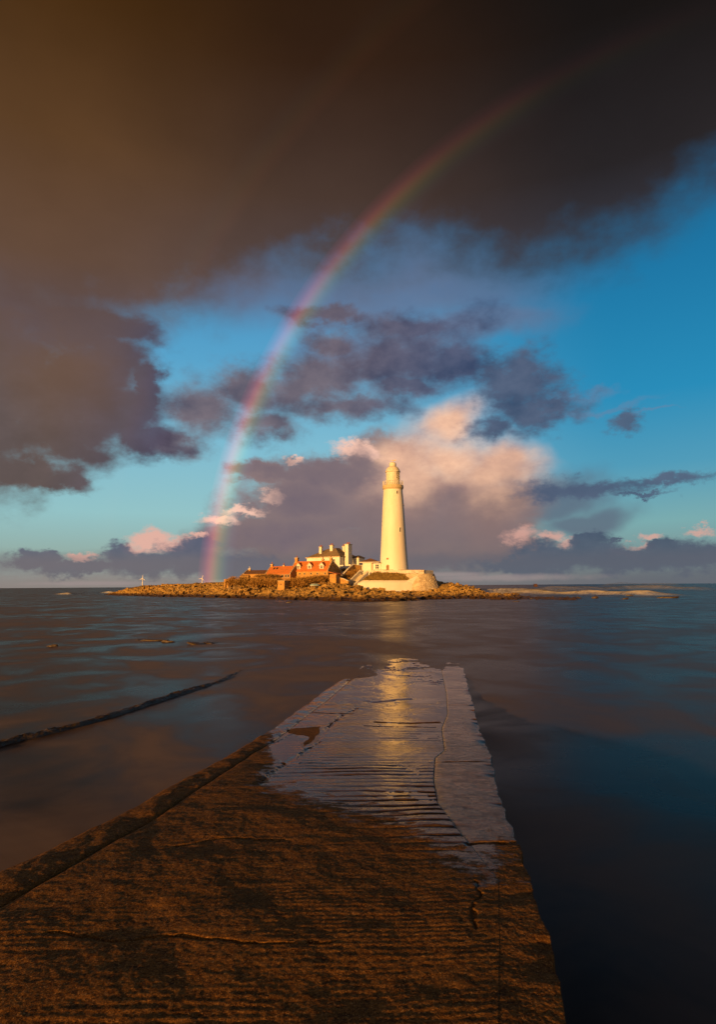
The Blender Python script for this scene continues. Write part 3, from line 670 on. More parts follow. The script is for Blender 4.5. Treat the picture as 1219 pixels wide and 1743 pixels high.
window(pv, 1.75, .6, 1.3, 1.7, y=.399, frame='white', panes=2)

# ------------------------------------------------------------------ lighthouse
YL = 208.0; bl = W(671, 971, YL)
lh = empty('lighthouse', bl); tag(lh, 'tall tapering white lighthouse with domed lantern and iron gallery', 'lighthouse')
zl = lambda py: W(670.5, py, YL).z - bl.z; k = YL / F
prof = [(26.2, 980), (25.0, 975), (24.6, 971), (23.6, 958), (22.4, 940), (21.2, 918), (20.0, 895), (18.6, 868), (17.4, 848), (16.6, 838), (16.4, 834)]
MB().lathe([(r * k, zl(y)) for r, y in prof], 96).build('tower', M['tower'], lh, True)
gal = [(16.3, 834.4), (17.0, 833.6), (17.0, 832.4), (17.9, 831.8), (18.2, 830), (18.2, 828.6), (17.7, 828.2), (17.7, 826.6), (0, 826.6)]
MB().lathe([(r * k, zl(y)) for r, y in gal], 96).build('gallery', M['trim'], lh)
rl = MB(); rr = 17.2 * k
for i in range(28):
    a = 2 * math.pi * i / 28; rl.bar((rr * math.cos(a), rr * math.sin(a), zl(826.7)), (rr * math.cos(a), rr * math.sin(a), zl(819.5)), .05, 5)
for y in (819.5, 822, 824.4):
    for i in range(28):
        a, b = 2 * math.pi * i / 28, 2 * math.pi * (i + 1) / 28
        rl.bar((rr * math.cos(a), rr * math.sin(a), zl(y)), (rr * math.cos(b), rr * math.sin(b), zl(y)), .04, 5)
rl.build('gallery_railing', M['white'], lh)
ln = MB().lathe([(12.2 * k, zl(826.6)), (12.2 * k, zl(818)), (11.9 * k, zl(817.6))], 64).build('lantern_base', M['lantern_white'], lh, True)
MB().lathe([(11.7 * k, zl(817.7)), (11.7 * k, zl(803.6))], 48, a0=150, a1=302).build('blanking_panel', M['lantern_white'], lh, True)
MB().lathe([(11.5 * k, zl(817.7)), (11.5 * k, zl(803.6))], 48, a0=302, a1=510).build('lantern_glazing', M['dark_glass'], lh, True)
la = MB(); R0 = 11.75 * k; zt0, zb0 = zl(803.7), zl(817.6)
for i in range(17):
    for s in (-1, 1):
        pts = []
        for j in range(9):
            t = j / 8; a = R(304 + 12.8 * i + s * 26 * t); 
            if a < R(300) or a > R(512): continue
            pts.append((R0 * math.cos(a), R0 * math.sin(a), zb0 + (zt0 - zb0) * t))
        for a, b in zip(pts[:-1], pts[1:]): la.bar(a, b, .055, 4)
la.build('astragal', M['lantern_white'], lh)
MB().lathe([(12.6 * k, zl(804.2)), (13.0 * k, zl(803.6)), (12.9 * k, zl(802.4)), (12.2 * k, zl(801.2)), (11.2 * k, zl(799)), (9.9 * k, zl(797)), (8.2 * k, zl(795.4)), (6.2 * k, zl(794.2)), (5.2 * k, zl(793.9)), (5.0 * k, zl(793.6))], 64).build('lantern_dome', M['lantern_white'], lh, True)
MB().lathe([(5.1 * k, zl(793.9)), (6.0 * k, zl(793.5)), (6.0 * k, zl(789.6)), (5.5 * k, zl(788.4)), (4.2 * k, zl(787.3)), (2.2 * k, zl(786.7)), (0, zl(786.5))], 40).build('ventilator', M['white'], lh, True)
wv = MB(); wv.bar((0, 0, zl(786.6)), (0, 0, zl(782.5)), .06); wv.beam((-.9, 0, zl(784.6)), (.6, 0, zl(784.2)), .05, .12); wv.prism([(.2, zl(785)), (1.2, zl(783.6)), (1.2, zl(782.2)), (.3, zl(783.2))], 'y', -.04, .04)
wv.build('weather_vane', M['trim'], lh)
def tower_r(py): return np.interp(-py, [-y for r, y in prof], [r for r, y in prof]) * k
for (px, py, h, w) in [(676.8, 840.5, 1.15, .38), (680.5, 903.5, 1.45, .42)]:
    r = tower_r(py); dx = (px - 670.8) * k; a = -math.acos(dx / r)
    e = empty('window', (0, 0, 0)); e.parent = lh
    bpy.data.objects.remove(e)
    fr = MB(); pn = MB()
    z0 = zl(py) - h / 2
    fr.box(-w / 2 - .14, w / 2 + .14, -.08, .25, z0 - .12, z0); fr.box(-w / 2 - .14, w / 2 + .14, -.08, .25, z0 + h, z0 + h + .12); fr.box(-w / 2 - .14, -w / 2, -.08, .25, z0, z0 + h); fr.box(w / 2, w / 2 + .14, -.08, .25, z0, z0 + h)
    o = fr.build('window', M['white'], lh); o.location = (r * math.cos(a), r * math.sin(a), 0); o.rotation_euler.z = a + math.pi / 2
    pn.box(-w / 2, w / 2, -.03, .2, z0, z0 + h).build('pane', M['dark_glass'], o)
r = tower_r(813) if False else tower_r(860); a = R(-14)
o = MB().box(-.25, .25, -.1, .3, zl(862) , zl(859)).build('window', M['dark_metal'], lh); o.location = (r * math.cos(a), r * math.sin(a), 0); o.rotation_euler.z = a + math.pi / 2
r = tower_r(952); dx = (659.3 - 671) * k; a = -math.acos(dx / r)
o = MB().box(-.35, .35, -.08, .3, zl(953.2), zl(950.4)).build('vent_hatch', M['pot'], lh); o.location = (r * math.cos(a), r * math.sin(a), 0); o.rotation_euler.z = a + math.pi / 2
r = tower_r(966); a = -math.acos(dx / r)
pts = [(-.42, zl(971)), (.42, zl(971)), (.42, zl(964.2)), (.25, zl(962.6)), (0, zl(962)), (-.25, zl(962.6)), (-.42, zl(964.2))]
o = MB().prism(pts, 'y', -.12, .4).build('door', M['door'], lh); o.location = (r * math.cos(a), r * math.sin(a), 0); o.rotation_euler.z = a + math.pi / 2
MB().prism([(p[0] * 1.35, p[1] + (.12 if p[1] > 1 else 0)) for p in pts], 'y', -.06, .4).build('door_surround', M['trim'], o)

# terrace, bank, walls round its foot
tz = bl.z
tp = [W(606, 971, 205), W(636, 974, 203), W(700, 975, 203), W(722, 977, 204), W(738, 978, 209), W(735, 978, 222), W(680, 975, 228), W(600, 972, 228)]
m = MB(); n = len(tp); m.add([(p.x, p.y, tz - .05) for p in tp] + [(p.x, p.y, tz - 6) for p in tp], [tuple(range(n))] + [(i, (i + 1) % n, n + (i + 1) % n, n + i) for i in range(n)])
tag(m.build('terrace', M['white_old']), 'pale paved terrace the lighthouse stands on', kind='structure')
# grass bank as a dense sheet with tufts
NB, NR = 180, 40; P = np.zeros((NR, NB, 3))
for i in range(NB):
    t = i / (NB - 1); a = W(617 + 84 * t, 988.5 + .5 * math.sin(3 * t), 197.6 + 1.4 * t); b = W(636 + 82 * t, 974 + 3.2 * t * t, 203.2 + .6 * t)
    for j in range(NR):
        s = j / (NR - 1); bulge = .25 * math.sin(s * math.pi)
        P[j, i] = (a.x + (b.x - a.x) * s, a.y + (b.y - a.y) * s, a.z + (b.z - a.z) * s + bulge)
nz = fbm(P[..., 0] * 1.2, P[..., 1] * 1.2, 4, 5); P[..., 2] += nz * .5; P[..., 1] -= nz * .3
tag(grid_obj('grass_bank', P, M['grass'], smooth=True), 'steep bank of dry brown grass above the white wall', kind='structure')
m = MB()
for _ in range(5000):
    i = random.randrange(NB); j = random.randrange(NR); p = Vector(P[j, i]); h = random.uniform(.12, .4); a = random.uniform(0, 6.3); w = .07
    q = p + Vector((.25 * h + random.uniform(-.1, .1), random.uniform(-.1, .1), h)); m.add([p + Vector((math.cos(a) * w, math.sin(a) * w, -.03)), p - Vector((math.cos(a) * w, math.sin(a) * w, .03)), q], [(0, 1, 2)])
tag(m.build('grass', M['grass']), 'dry grass tufts on the bank below the lighthouse', 'grass', kind='stuff')
# white retaining wall
t = empty('retaining_wall', W(600, 1000, 196)); tag(t, 'bright white battered retaining wall below the grass bank', 'wall')
o0 = t.location
def strip(rows, name, mat_, par, off):
    P = np.array([[tuple(p - off) for p in row] for row in rows]); return grid_obj(name, P, mat_, par, smooth=True)
top = []; bot = []; top2 = []; topb = []
for i in range(41):
    u = i / 40; pxt = 604 + 99 * u; pxb = 597 + 103 * u
    yt = 988.5 + .4 * math.sin(u * 3); Yt = 197.5 - 1.5 * math.sin(u * math.pi) + 1.5 * u
    if u < .14: yt += (.14 - u) * 60
    top.append(W(pxt, yt, Yt)); bot.append(W(pxb, 1012, Yt - .9)); top2.append(W(pxt, yt - .2, Yt + .5)); topb.append(W(pxt, 1010, Yt + .6))
mid_ = [a.lerp(b, .22) + Vector((0, -.04, 0)) for a, b in zip(top, bot)]
strip([bot, mid_, top, top2, topb], 'wall', M['white'], t, o0)
rows = [[p + Vector((0, -.15, -.002)) for p in top], [p + Vector((0, -.17, .18)) for p in top], [p + Vector((0, .55, .18)) for p in top], [p + Vector((0, .55, -.05)) for p in top]]
strip(rows, 'coping', M['white_old'], t, o0)
# bastion
bb = W(713, 1008, 204.5); bt = empty('stone_bastion', bb); tag(bt, 'round battered cobblestone bastion at the right end of the white wall', 'bastion')
kb = 204.5 / F; zb = lambda py: W(713, py, 204.5).z - bb.z
MB().lathe([(38 * kb, zb(1012)), (35.5 * kb, zb(1004)), (32.5 * kb, zb(996)), (29.5 * kb, zb(986)), (27.5 * kb, zb(979.5)), (27 * kb, zb(978)), (0, zb(978.0))], 72).build('wall', M['cobble'], bt, False)
cob = MB(); rc = random.Random(4)
for _ in range(420):
    a = R(rc.uniform(-95, 30)); py = rc.uniform(980, 1006); rr_ = np.interp(py, [978, 986, 996, 1004, 1012], [27, 29.5, 32.5, 35.5, 38]) * kb
    c = Vector((rr_ * math.cos(a), rr_ * math.sin(a), zb(py))); s = rc.uniform(.12, .26); nrm = Vector((math.cos(a), math.sin(a), .3))
    vs = [c + nrm * s * .7] + [c + (Vector((-math.sin(a), math.cos(a), 0)) * math.cos(q * 1.047) + Vector((0, 0, 1)) * math.sin(q * 1.047)) * s - nrm * .05 for q in range(6)]
    cob.add(vs, [(0, 1 + q, 1 + (q + 1) % 6) for q in range(6)])
tag(cob.build('cobbles', M['cobble'], bt), kind='stuff')
MB().lathe([(25.3 * kb, zb(978) + .003), (27.2 * kb, zb(978) + .003), (27.2 * kb, zb(977)), (25.3 * kb, zb(977))], 72).build('coping', M['cobble'], bt)
# ledge wall running from wall top up to bastion, drawn as sloping wing
wg = MB(); A_, B_ = W(690, 989.5, 198.2), W(716, 977, 199.4)
wg.add([A_, B_, W(716, 1008, 199.5), W(684, 1010, 197.3), A_ + Vector((.6, 1.2, 0)), B_ + Vector((.3, 3.0, 0)), W(716, 1008, 204), W(690, 1010, 200)], [(0, 1, 2, 3), (0, 4, 5, 1), (4, 7, 6, 5), (3, 7, 4, 0), (1, 5, 6, 2)])
o = wg.build('wing_wall', M['white']); tag(o, 'sloping rough cream wing wall between the white wall and the bastion', 'wall')
# fence and block wall on the terrace edge
fe = empty('terrace_fence', W(637, 975, 203)); tag(fe, 'pale post and rail fence along the terrace edge', 'fence')
fp = [W(637 + 85 * i / 11, 975.2 + .5 * i / 11, 203 + i * .08) - fe.location for i in range(12)]
for p in fp: MB().box(p.x - .07, p.x + .07, p.y - .07, p.y + .07, p.z - .1, p.z + 1.15).build('post', M['wood'], fe)
for a, b in zip(fp[:-1], fp[1:]):
    for h in (.5, 1.0): MB().beam(a + Vector((0, -.1, h)), b + Vector((0, -.1, h)), .05, .12).build('rail', M['wood'], fe)
wall_run('terrace_wall', [W(722.5, 977, 205), W(737, 977.5, 209)], 1.1, .35, 'white_old', 'low cream block wall right of the terrace fence')
# stair
st = empty('stone_stair', W(596, 998, 196)); tag(st, 'long stone stair with pale parapets climbing to the terrace', 'stair')
a0, a1 = W(600, 1000, 195.5), W(626, 975.5, 201.5); b0, b1 = W(591.5, 994, 197), W(613.5, 972.5, 203)
c0, c1 = W(595, 997, 196.5), W(618.5, 974.5, 202.5)
L_ = st.location
for (p, q, w_, h_) in ((a0, a1, .5, 1.0), (b0, b1, .45, .9)):
    MB().add([p - L_ + Vector(v) for v in ((-w_ / 2, 0, -3), (w_ / 2, 0, -3), (w_ / 2, 0, h_ * .5), (-w_ / 2, 0, h_ * .5))] + [q - L_ + Vector(v) for v in ((-w_ / 2, 0, -3), (w_ / 2, 0, -3), (w_ / 2, 0, h_ * .5), (-w_ / 2, 0, h_ * .5))],
             [(0, 1, 2, 3), (7, 6, 5, 4), (0, 4, 5, 1), (1, 5, 6, 2), (2, 6, 7, 3), (3, 7, 4, 0)]).build('parapet', M['white_old'], st)
NS = 24
for i in range(NS):
    u = i / NS; p = a0.lerp(a1, u) - L_; q = b0.lerp(b1, u) - L_; u2 = (i + 1) / NS; p2 = a0.lerp(a1, u2) - L_; q2 = b0.lerp(b1, u2) - L_
    z = p2.z - .45; m = MB(); m.add([(p.x, p.y, z - .5), (q.x, q.y, z - .5), (q2.x, q2.y, z - .5), (p2.x, p2.y, z - .5), (p.x, p.y, z), (q.x, q.y, z), (q2.x, q2.y, z), (p2.x, p2.y, z)],
                                    [(3, 2, 1, 0), (4, 5, 6, 7), (0, 1, 5, 4), (1, 2, 6, 5), (2, 3, 7, 6), (3, 0, 4, 7)]); m.build('step', M['trim'], st)
MB().beam(c0 - L_ + Vector((0, 0, .1)), c1 - L_ + Vector((0, 0, .1)), .12, .3).build('handrail', M['white_old'], st)

# bunker, ruin, boat
lb = W(484, 1003.5, 184.5); bk = empty('bunker', lb, R(-28)); tag(bk, 'small square concrete lookout bunker among the shrubs', 'bunker')
hb = W(484, 989, 184.5).z - lb.z
MB().box(-2.35, 0, 0, 2.4, -1, hb).build('wall', M['stone'], bk); MB().box(-2.42, .07, -.07, 2.47, hb, hb + .14).build('roof_slab', M['trim'], bk)
MB().box(-1.45, -1.15, -.04, .1, hb - 1.1, hb - .8).build('loophole', M['dark_glass'], bk); MB().box(-.1, .04, 1.1, 1.4, hb - 1.1, hb - .8).build('loophole', M['dark_glass'], bk)
lr = W(389, 999, 206); rn = empty('ruined_hut', lr, -TH); tag(rn, 'small roofless stone hut with railing at the left end of the shrubs', 'hut')
hr = W(389, 985.5, 206).z - lr.z
for (x0, x1, y0, y1) in ((-1.9, -1.4, 0, .4), (-.9, 0, 0, .4), (-1.9, -1.55, .402, 2.4), (-.35, 0, .402, 2.4)): MB().box(x0, x1, y0, y1, -1, hr - random.uniform(0, .35)).build('wall', M['stone'], rn)
MB().box(-1.4, -.9, .05, .35, hr - .7, hr - .1).build('lintel', M['stone'], rn)
m = MB()
for i in range(5): m.bar((-1.6 + i * .8, 2.2, hr - .5), (-1.6 + i * .8, 2.2, hr + .75), .04)
m.bar((-1.6, 2.2, hr + .75), (1.6, 2.2, hr + .75), .04); m.build('railing', M['dark_metal'], rn)
bo = W(536, 997.5, 187.5); bt_ = empty('upturned_boat', bo, R(20)); tag(bt_, 'upturned blue grey rowing boat on the stony rise', 'boat')
P = np.zeros((17, 11, 3))
for i in range(17):
    u = i / 16 * 2 - 1; w = .62 * (1 - abs(u) ** 2.4) + .03; h = .62 * (1 - .55 * abs(u) ** 3)
    for j in range(11):
        a = math.pi * j / 10; P[i, j] = (u * 1.5, -w * math.cos(a), h * math.sin(a) ** .8)
P[..., 2] += .1
grid_obj('hull', P, M['boat'], bt_); MB().box(-1.35, 1.35, -.03, .03, .66, .78).build('keel', M['wood'], bt_)
m = MB()
for s in (-1, 1):
    for i in range(16): m.bar(P[i, 0 if s < 0 else 10], P[i + 1, 0 if s < 0 else 10], .04, 5)
m.build('gunwale', M['white_old'], bt_)

# ------------------------------------------------------------------ shrubs
def shrub(lobes, label, mat_, n, seed, lean=.35):
    rr = random.Random(seed); c0 = lobes[0]; root = W(c0[0], c0[1] + c0[3], c0[4]); root.z = gz(root.x, root.y)
    t = empty('shrub', root); tag(t, label, 'shrub')
    m = MB(); st_ = MB()
    for (px, py, rx, ry, Y) in lobes:
        c = W(px, py, Y); sx, sz = rx * Y / F, ry * Y / F; sy = sx * .7
        for q in range(int(n * rx * ry / 260)):
            d = Vector((rr.gauss(0, 1), rr.gauss(0, 1), rr.gauss(0, 1))).normalized(); 
            if d.z < -.3: d.z *= -.5
            rad = rr.uniform(.55, 1.0) ** .5 * (1 + .16 * math.sin(d.x * 9 + seed) * math.cos(d.y * 7 + px) + .07 * rr.gauss(0, 1))
            p = c + Vector((d.x * sx, d.y * sy, d.z * sz)) * rad - root
            g_ = Vector((d.x + lean, d.y, abs(d.z) + .5)).normalized()      # twigs sweep out and up, bent downwind
            ln_ = rr.uniform(.25, .7); w = rr.uniform(.03, .075); sdv = g_.cross(Vector((rr.gauss(0, 1), rr.gauss(0, 1), rr.gauss(0, 1)))).normalized() * w
            m.add([p - sdv, p + sdv, p + g_ * ln_ + sdv * .3, p + g_ * ln_ * 1.05 - sdv * .3], [(0, 1, 2, 3)])
        b = W(px, py + ry, Y) - root; b.z = gz((b + root).x, (b + root).y) - root.z
        for q in range(9):
            e = c - root + Vector((rr.uniform(-.7, .7) * sx, rr.uniform(-.5, .5) * sy, rr.uniform(0, .6) * sz)); st_.bar(b + Vector((rr.uniform(-.3, .3) * sx, 0, -.2)), e, .07, 5, .02)
        # dense inner wood so the shrub is not see-through
        core = MB(); 
        for q in range(int(n * rx * ry / 700)):
            d = Vector((rr.gauss(0, 1), rr.gauss(0, 1), rr.gauss(0, 1))).normalized(); rad = rr.uniform(.2, .8)
            p = c + Vector((d.x * sx, d.y * sy, d.z * sz)) * rad - root; u_ = Vector((rr.gauss(0, 1), rr.gauss(0, 1), rr.gauss(0, 1))).normalized() * .22; v_ = u_.cross(Vector((rr.gauss(0, 1), rr.gauss(0, 1), rr.gauss(0, 1)))).normalized() * .16
            m.add([p - u_, p + v_, p + u_, p - v_], [(0, 1, 2, 3)])
    m.build('crown', mat_, t); st_.build('stem', M['wood'], t); return t
shrub([(396, 991, 8, 9, 201), (390, 993, 7, 7, 200)], 'small rounded brown shrub beside the ruined hut', M['twig'], 2600, 1)
shrub([(415, 991, 13, 9, 196), (428, 993, 14, 9, 194), (408, 994, 9, 8, 195)], 'tall dense brown shrub left of the bunker, darkest at its left side', M['twig_b'], 2200, 2)
shrub([(446, 992, 17, 9.5, 194), (462, 994, 17, 8.5, 192), (474, 993, 9, 9, 191), (436, 995, 13, 8, 192)], 'broad swept brown shrub directly left of the bunker', M['twig'], 2200, 3)
shrub([(500, 993, 17, 8.5, 189), (518, 991, 18, 8.5, 191), (536, 988, 17, 7.5, 193), (551, 986, 14, 6.5, 195), (507, 995, 18, 8, 188)], 'long wind-combed brown shrub in front of the dormer cottage', M['twig'], 2200, 4)
shrub([(458, 981, 14, 3, 198), (445, 982, 12, 3, 198)], 'low dark shrub under the eaves of the outbuilding', M['twig_b'], 2600, 5, )
shrub([(597, 981, 9, 8, 202), (605, 976, 8, 6, 204), (591, 987, 7, 7, 200)], 'brown shrub on the slope left of the stone stair', M['twig'], 2400, 6)
shrub([(585, 971, 5, 3, 209)], 'tiny dark shrub against the white yard wall', M['twig_b'], 3600, 8)

# ------------------------------------------------------------------ things far out at sea
def turbine(px, top, Y, label, ph):
    p = water_pt(px, 1010); b = W(px, 997, Y); b.z = 0; t = empty('wind_turbine', b); tag(t, label, 'wind turbine', None)
    h = W(px, top, Y).z; MB().bar((0, 0, -1), (0, 0, h), 3.6, 12, 2.4).build('tower', M['turbine'], t, True)
    MB().box(-2, 2, -4, 5, h, h + 4.2).build('nacelle', M['turbine'], t)
    MB().bar((0, -6, h + 2), (0, -4, h + 2), 1.2, 10, 1.7).build('hub', M['turbine'], t)
    for q in range(3):
        a = ph + q * 2.094; u = Vector((math.sin(a), 0, math.cos(a))); w = Vector((math.cos(a), 0, -math.sin(a))); c = Vector((0, -5.2, h + 2)); Lb = h * .42
        m = MB(); vs = []
        for (s_, ww, tt) in ((0, .8, .7), (.2, 1.5, .5), (.7, .8, .25), (1, .2, .1)):
            for (e, f_) in ((-1, -1), (1, -1), (1, 1), (-1, 1)): vs.append(c + u * Lb * s_ + w * ww * e + Vector((0, tt * f_, 0)))
        m.add(vs, [(4 * i + j, 4 * i + (j + 1) % 4, 4 * i + 4 + (j + 1) % 4, 4 * i + 4 + j) for i in range(3) for j in range(4)] + [(0, 3, 2, 1), (12, 13, 14, 15)]); m.build('blade', M['turbine'], t)
turbine(242, 985, 4300, 'far white wind turbine on the horizon at left, farther from the rainbow', .1)
turbine(343.5, 985, 4400, 'far white wind turbine on the horizon at the foot of the rainbow', .35)
b = W(912, 995, 900); b.z = 0; t = empty('sea_beacon', b); tag(t, 'dark rusty square beacon tower standing in the sea at right', 'beacon'); h = W(912, 993.5, 900).z
MB().box(-2.4, 2.4, -2.4, 2.4, -3, h * .5).build('base', M['beacon'], t); MB().box(-1.9, 1.9, -1.9, 1.9, h * .5 + .01, h * .85).build('tower', M['beacon'], t, bevel=0)
MB().box(-2.3, 2.3, -2.3, 2.3, h * .85 + .01, h * .93).build('platform', M['beacon'], t); m = MB(); [m.bar((sx, sy, h * .93), (sx, sy, h * 1.0), .15) for sx in (-2, 2) for sy in (-2, 2)]; m.build('mast', M['beacon'], t)

# ------------------------------------------------------------------ rainbow
def bow(a_in, a_out, az, el, D, name, stops, label, gain, fade):
    A = Vector((math.sin(R(az)) * math.cos(R(el)), math.cos(R(az)) * math.cos(R(el)), math.sin(R(el))))
    side = A.cross(Vector((0, 0, 1))).normalized(); up = side.cross(A).normalized()
    NA, NC = 180, 17; P = []; uu = []; vv = []
    for i in range(NA + 1):
        ph = R(-3 + 186 * i / NA); row = []
        for j in range(NC):
            t = j / (NC - 1); an = R(a_in + (a_out - a_in) * t)
            d = A * math.cos(an) + (-side * math.cos(ph) + up * math.sin(ph)) * math.sin(an)
            if d.z < 0.0003: d.z = 0.0003 - CAM_H / D * 0 
            row.append(Vector((0, 0, CAM_H)) + d.normalized() * D); uu.append(t); vv.append(i / NA)
        P.append(row)
    P = np.array([[tuple(p) for p in r] for r in P])
    def fn(g):
        u = g.n('ShaderNodeAttribute', attribute_name='across').outputs['Fac']; v = g.n('ShaderNodeAttribute', attribute_name='along').outputs['Fac']
        c = g.ramp(u, stops, 'B_SPLINE'); f = g.ramp(v, fade)
        n = g.noise(g.n('ShaderNodeCombineXYZ', {0: g.m('MULTIPLY', v, 12)}).outputs[0], 1.0, 2)
        e = g.n('ShaderNodeEmission', {'Color': c, 'Strength': g.m('MULTIPLY', g.m('MULTIPLY', f, gain), g.mr(n, .3, .7, .8, 1.15))}).outputs[0]
        return g.n('ShaderNodeAddShader', {0: g.n('ShaderNodeBsdfTransparent').outputs[0], 1: e}).outputs[0]
    o = grid_obj(name, P, mat(name + '_light', fn), attrs={'across': np.array(uu), 'along': np.array(vv)}); tag(o, label, 'rainbow')
bow(40.4, 43.5, 29.0, -1.7, 6500, 'rainbow', [(0, (0, 0, 0)), (.15, (.03, .03, .05)), (.30, (.06, .15, .11)), (.44, (.20, .30, .08)), (.58, (.66, .34, .10)), (.70, (.86, .17, .13)), (.82, (.40, .06, .10)), (1, (0, 0, 0))],
    'bright primary rainbow arching from the sea beside the island', .34, [(0, (.85,) * 3), (.10, (.8,) * 3), (.22, (.60,) * 3), (.30, (.28,) * 3), (.37, (.09,) * 3), (.44, (.02,) * 3), (.54, (0.0,) * 3), (1, (0.0,) * 3)])
bow(50.6, 53.2, 29.0, -1.7, 6400, 'secondary_rainbow', [(0, (0, 0, 0)), (.25, (.5, .12, .06)), (.5, (.25, .22, .06)), (.75, (.05, .1, .12)), (1, (0, 0, 0))],
    'faint outer rainbow left of the bright one', .016, [(0, (.3,) * 3), (.15, (.9,) * 3), (.3, (.8,) * 3), (.5, (.0,) * 3), (1, (0,) * 3)])

# ------------------------------------------------------------------ causeway
DK = np.array([(-6, 1.45), (0, 1.14), (3, 1.01), (5.7, .83), (8.5, .62), (11.85, .37), (17, .105), (20, .048), (24, .004), (28, -.035), (36, -.16), (45, -.5), (70, -1.6)])
dk = lambda d: np.interp(d, DK[:, 0], DK[:, 1])
def deck_pt(px, py):
    r = ray(px, py); lo, hi = 1.0, 69.0
    for _ in range(50):
        mid_d = (lo + hi) / 2; z = CAM_H + r.z / r.y * mid_d
        if z > dk(mid_d): lo = mid_d
        else: hi = mid_d
    return Vector((r.x / r.y * lo, lo, float(dk(lo))))
def poly(pts): return np.array([tuple(deck_pt(*p))[:2] for p in pts])
def line_x(pl, extra_lo=None, extra_hi=None):
    p = pl[np.argsort(pl[:, 1])]; s0 = (p[1, 0] - p[0, 0]) / (p[1, 1] - p[0, 1]); s1 = (p[-1, 0] - p[-3, 0]) / (p[-1, 1] - p[-3, 1])
    def f(d):
        d = np.asarray(d, float); x = np.interp(d, p[:, 1], p[:, 0]); x = np.where(d < p[0, 1], p[0, 0] + (d - p[0, 1]) * s0 * .6, x); return np.where(d > p[-1, 1], p[-1, 0] + (d - p[-1, 1]) * s1, x)
    return f
LE = line_x(poly([(0, 1480), (85, 1440), (200, 1385), (300, 1330), (380, 1288), (440, 1253), (470, 1235), (500, 1212), (545, 1180), (580, 1156), (605, 1141)]))
LI = line_x(poly([(0, 1540), (85, 1492), (180, 1437), (270, 1385), (330, 1345), (385, 1310), (430, 1280), (465, 1262), (500, 1234), (540, 1204), (575, 1176), (610, 1145)]))
RE = line_x(poly([(967, 1743), (945, 1670), (925, 1595), (903, 1520), (885, 1455), (868, 1400), (851, 1345), (836, 1296), (823, 1255), (812, 1222), (800, 1182), (791, 1141)]))
RI = line_x(poly([(850, 1743), (852, 1600), (850, 1500), (812, 1450), (770, 1400), (745, 1365), (738, 1325), (741, 1290), (757, 1278), (752, 1240), (762, 1215), (760, 1180), (752, 1141)]))
cracks = [(poly(p), w, h) for p, w, h in [
    ([(608, 1206), (585, 1216), (560, 1235), (540, 1262), (515, 1280), (490, 1296), (460, 1315), (440, 1335)], .05, .028),
    ([(530, 1213), (600, 1215)], .03, .03), ([(640, 1229), (700, 1231), (748, 1229)], .05, .04), ([(620, 1236), (740, 1238)], .03, .02),
    ([(700, 1190), (640, 1196), (600, 1190)], .10, .02), ([(560, 1604), (400, 1606), (300, 1590), (200, 1600), (85, 1585)], .014, .014), ([(810, 1500), (822, 1520), (806, 1545), (812, 1580)], .012, .018),
    ([(480, 1430), (380, 1425), (300, 1440)], .03, .010), ([(800, 1436), (890, 1432)], .03, .02), ([(757, 1298), (850, 1297)], .02, .03)]]
def seg_dist(X, Y, pl):
    best = np.full(X.shape, 1e9)
    for a, b in zip(pl[:-1], pl[1:]):
        d = b - a; t = np.clip(((X - a[0]) * d[0] + (Y - a[1]) * d[1]) / (d @ d), 0, 1); best = np.minimum(best, np.hypot(X - a[0] - t * d[0], Y - a[1] - t * d[1]))
    return best
def inside(X, Y, pl):
    c = np.zeros(X.shape, bool); n = len(pl)
    for i in range(n):
        x1, y1 = pl[i]; x2, y2 = pl[(i + 1) % n]; cond = ((y1 > Y) != (y2 > Y)); xi = (x2 - x1) * (Y - y1) / (y2 - y1 + 1e-12) + x1; c ^= cond & (X < xi)
    return c
WETP = poly([(440, 1128), (455, 1268), (468, 1275), (458, 1300), (436, 1322), (450, 1340), (490, 1352), (545, 1360), (600, 1378), (650, 1388), (722, 1402), (724, 1462), (770, 1480), (850, 1498), (858, 1462), (815, 1436), (900, 1436), (960, 1436), (960, 1128)])
DRY2 = poly([(488, 1240), (545, 1236), (545, 1262), (516, 1272), (520, 1255), (500, 1250)])
PUD = poly([(458, 1268), (498, 1250), (520, 1262), (516, 1274), (490, 1300), (470, 1290)])
POOL2 = poly([(545, 1245), (560, 1236), (552, 1256), (530, 1270), (516, 1276), (530, 1262)])
def soft(mask_fn, X, Y, amp, sc_):
    jx = fbm(X * sc_, Y * sc_ * .6, 4, 31) * amp; jy = fbm(X * sc_, Y * sc_ * .6, 4, 77) * amp * 1.6
    return mask_fn(X + jx, Y + jy)
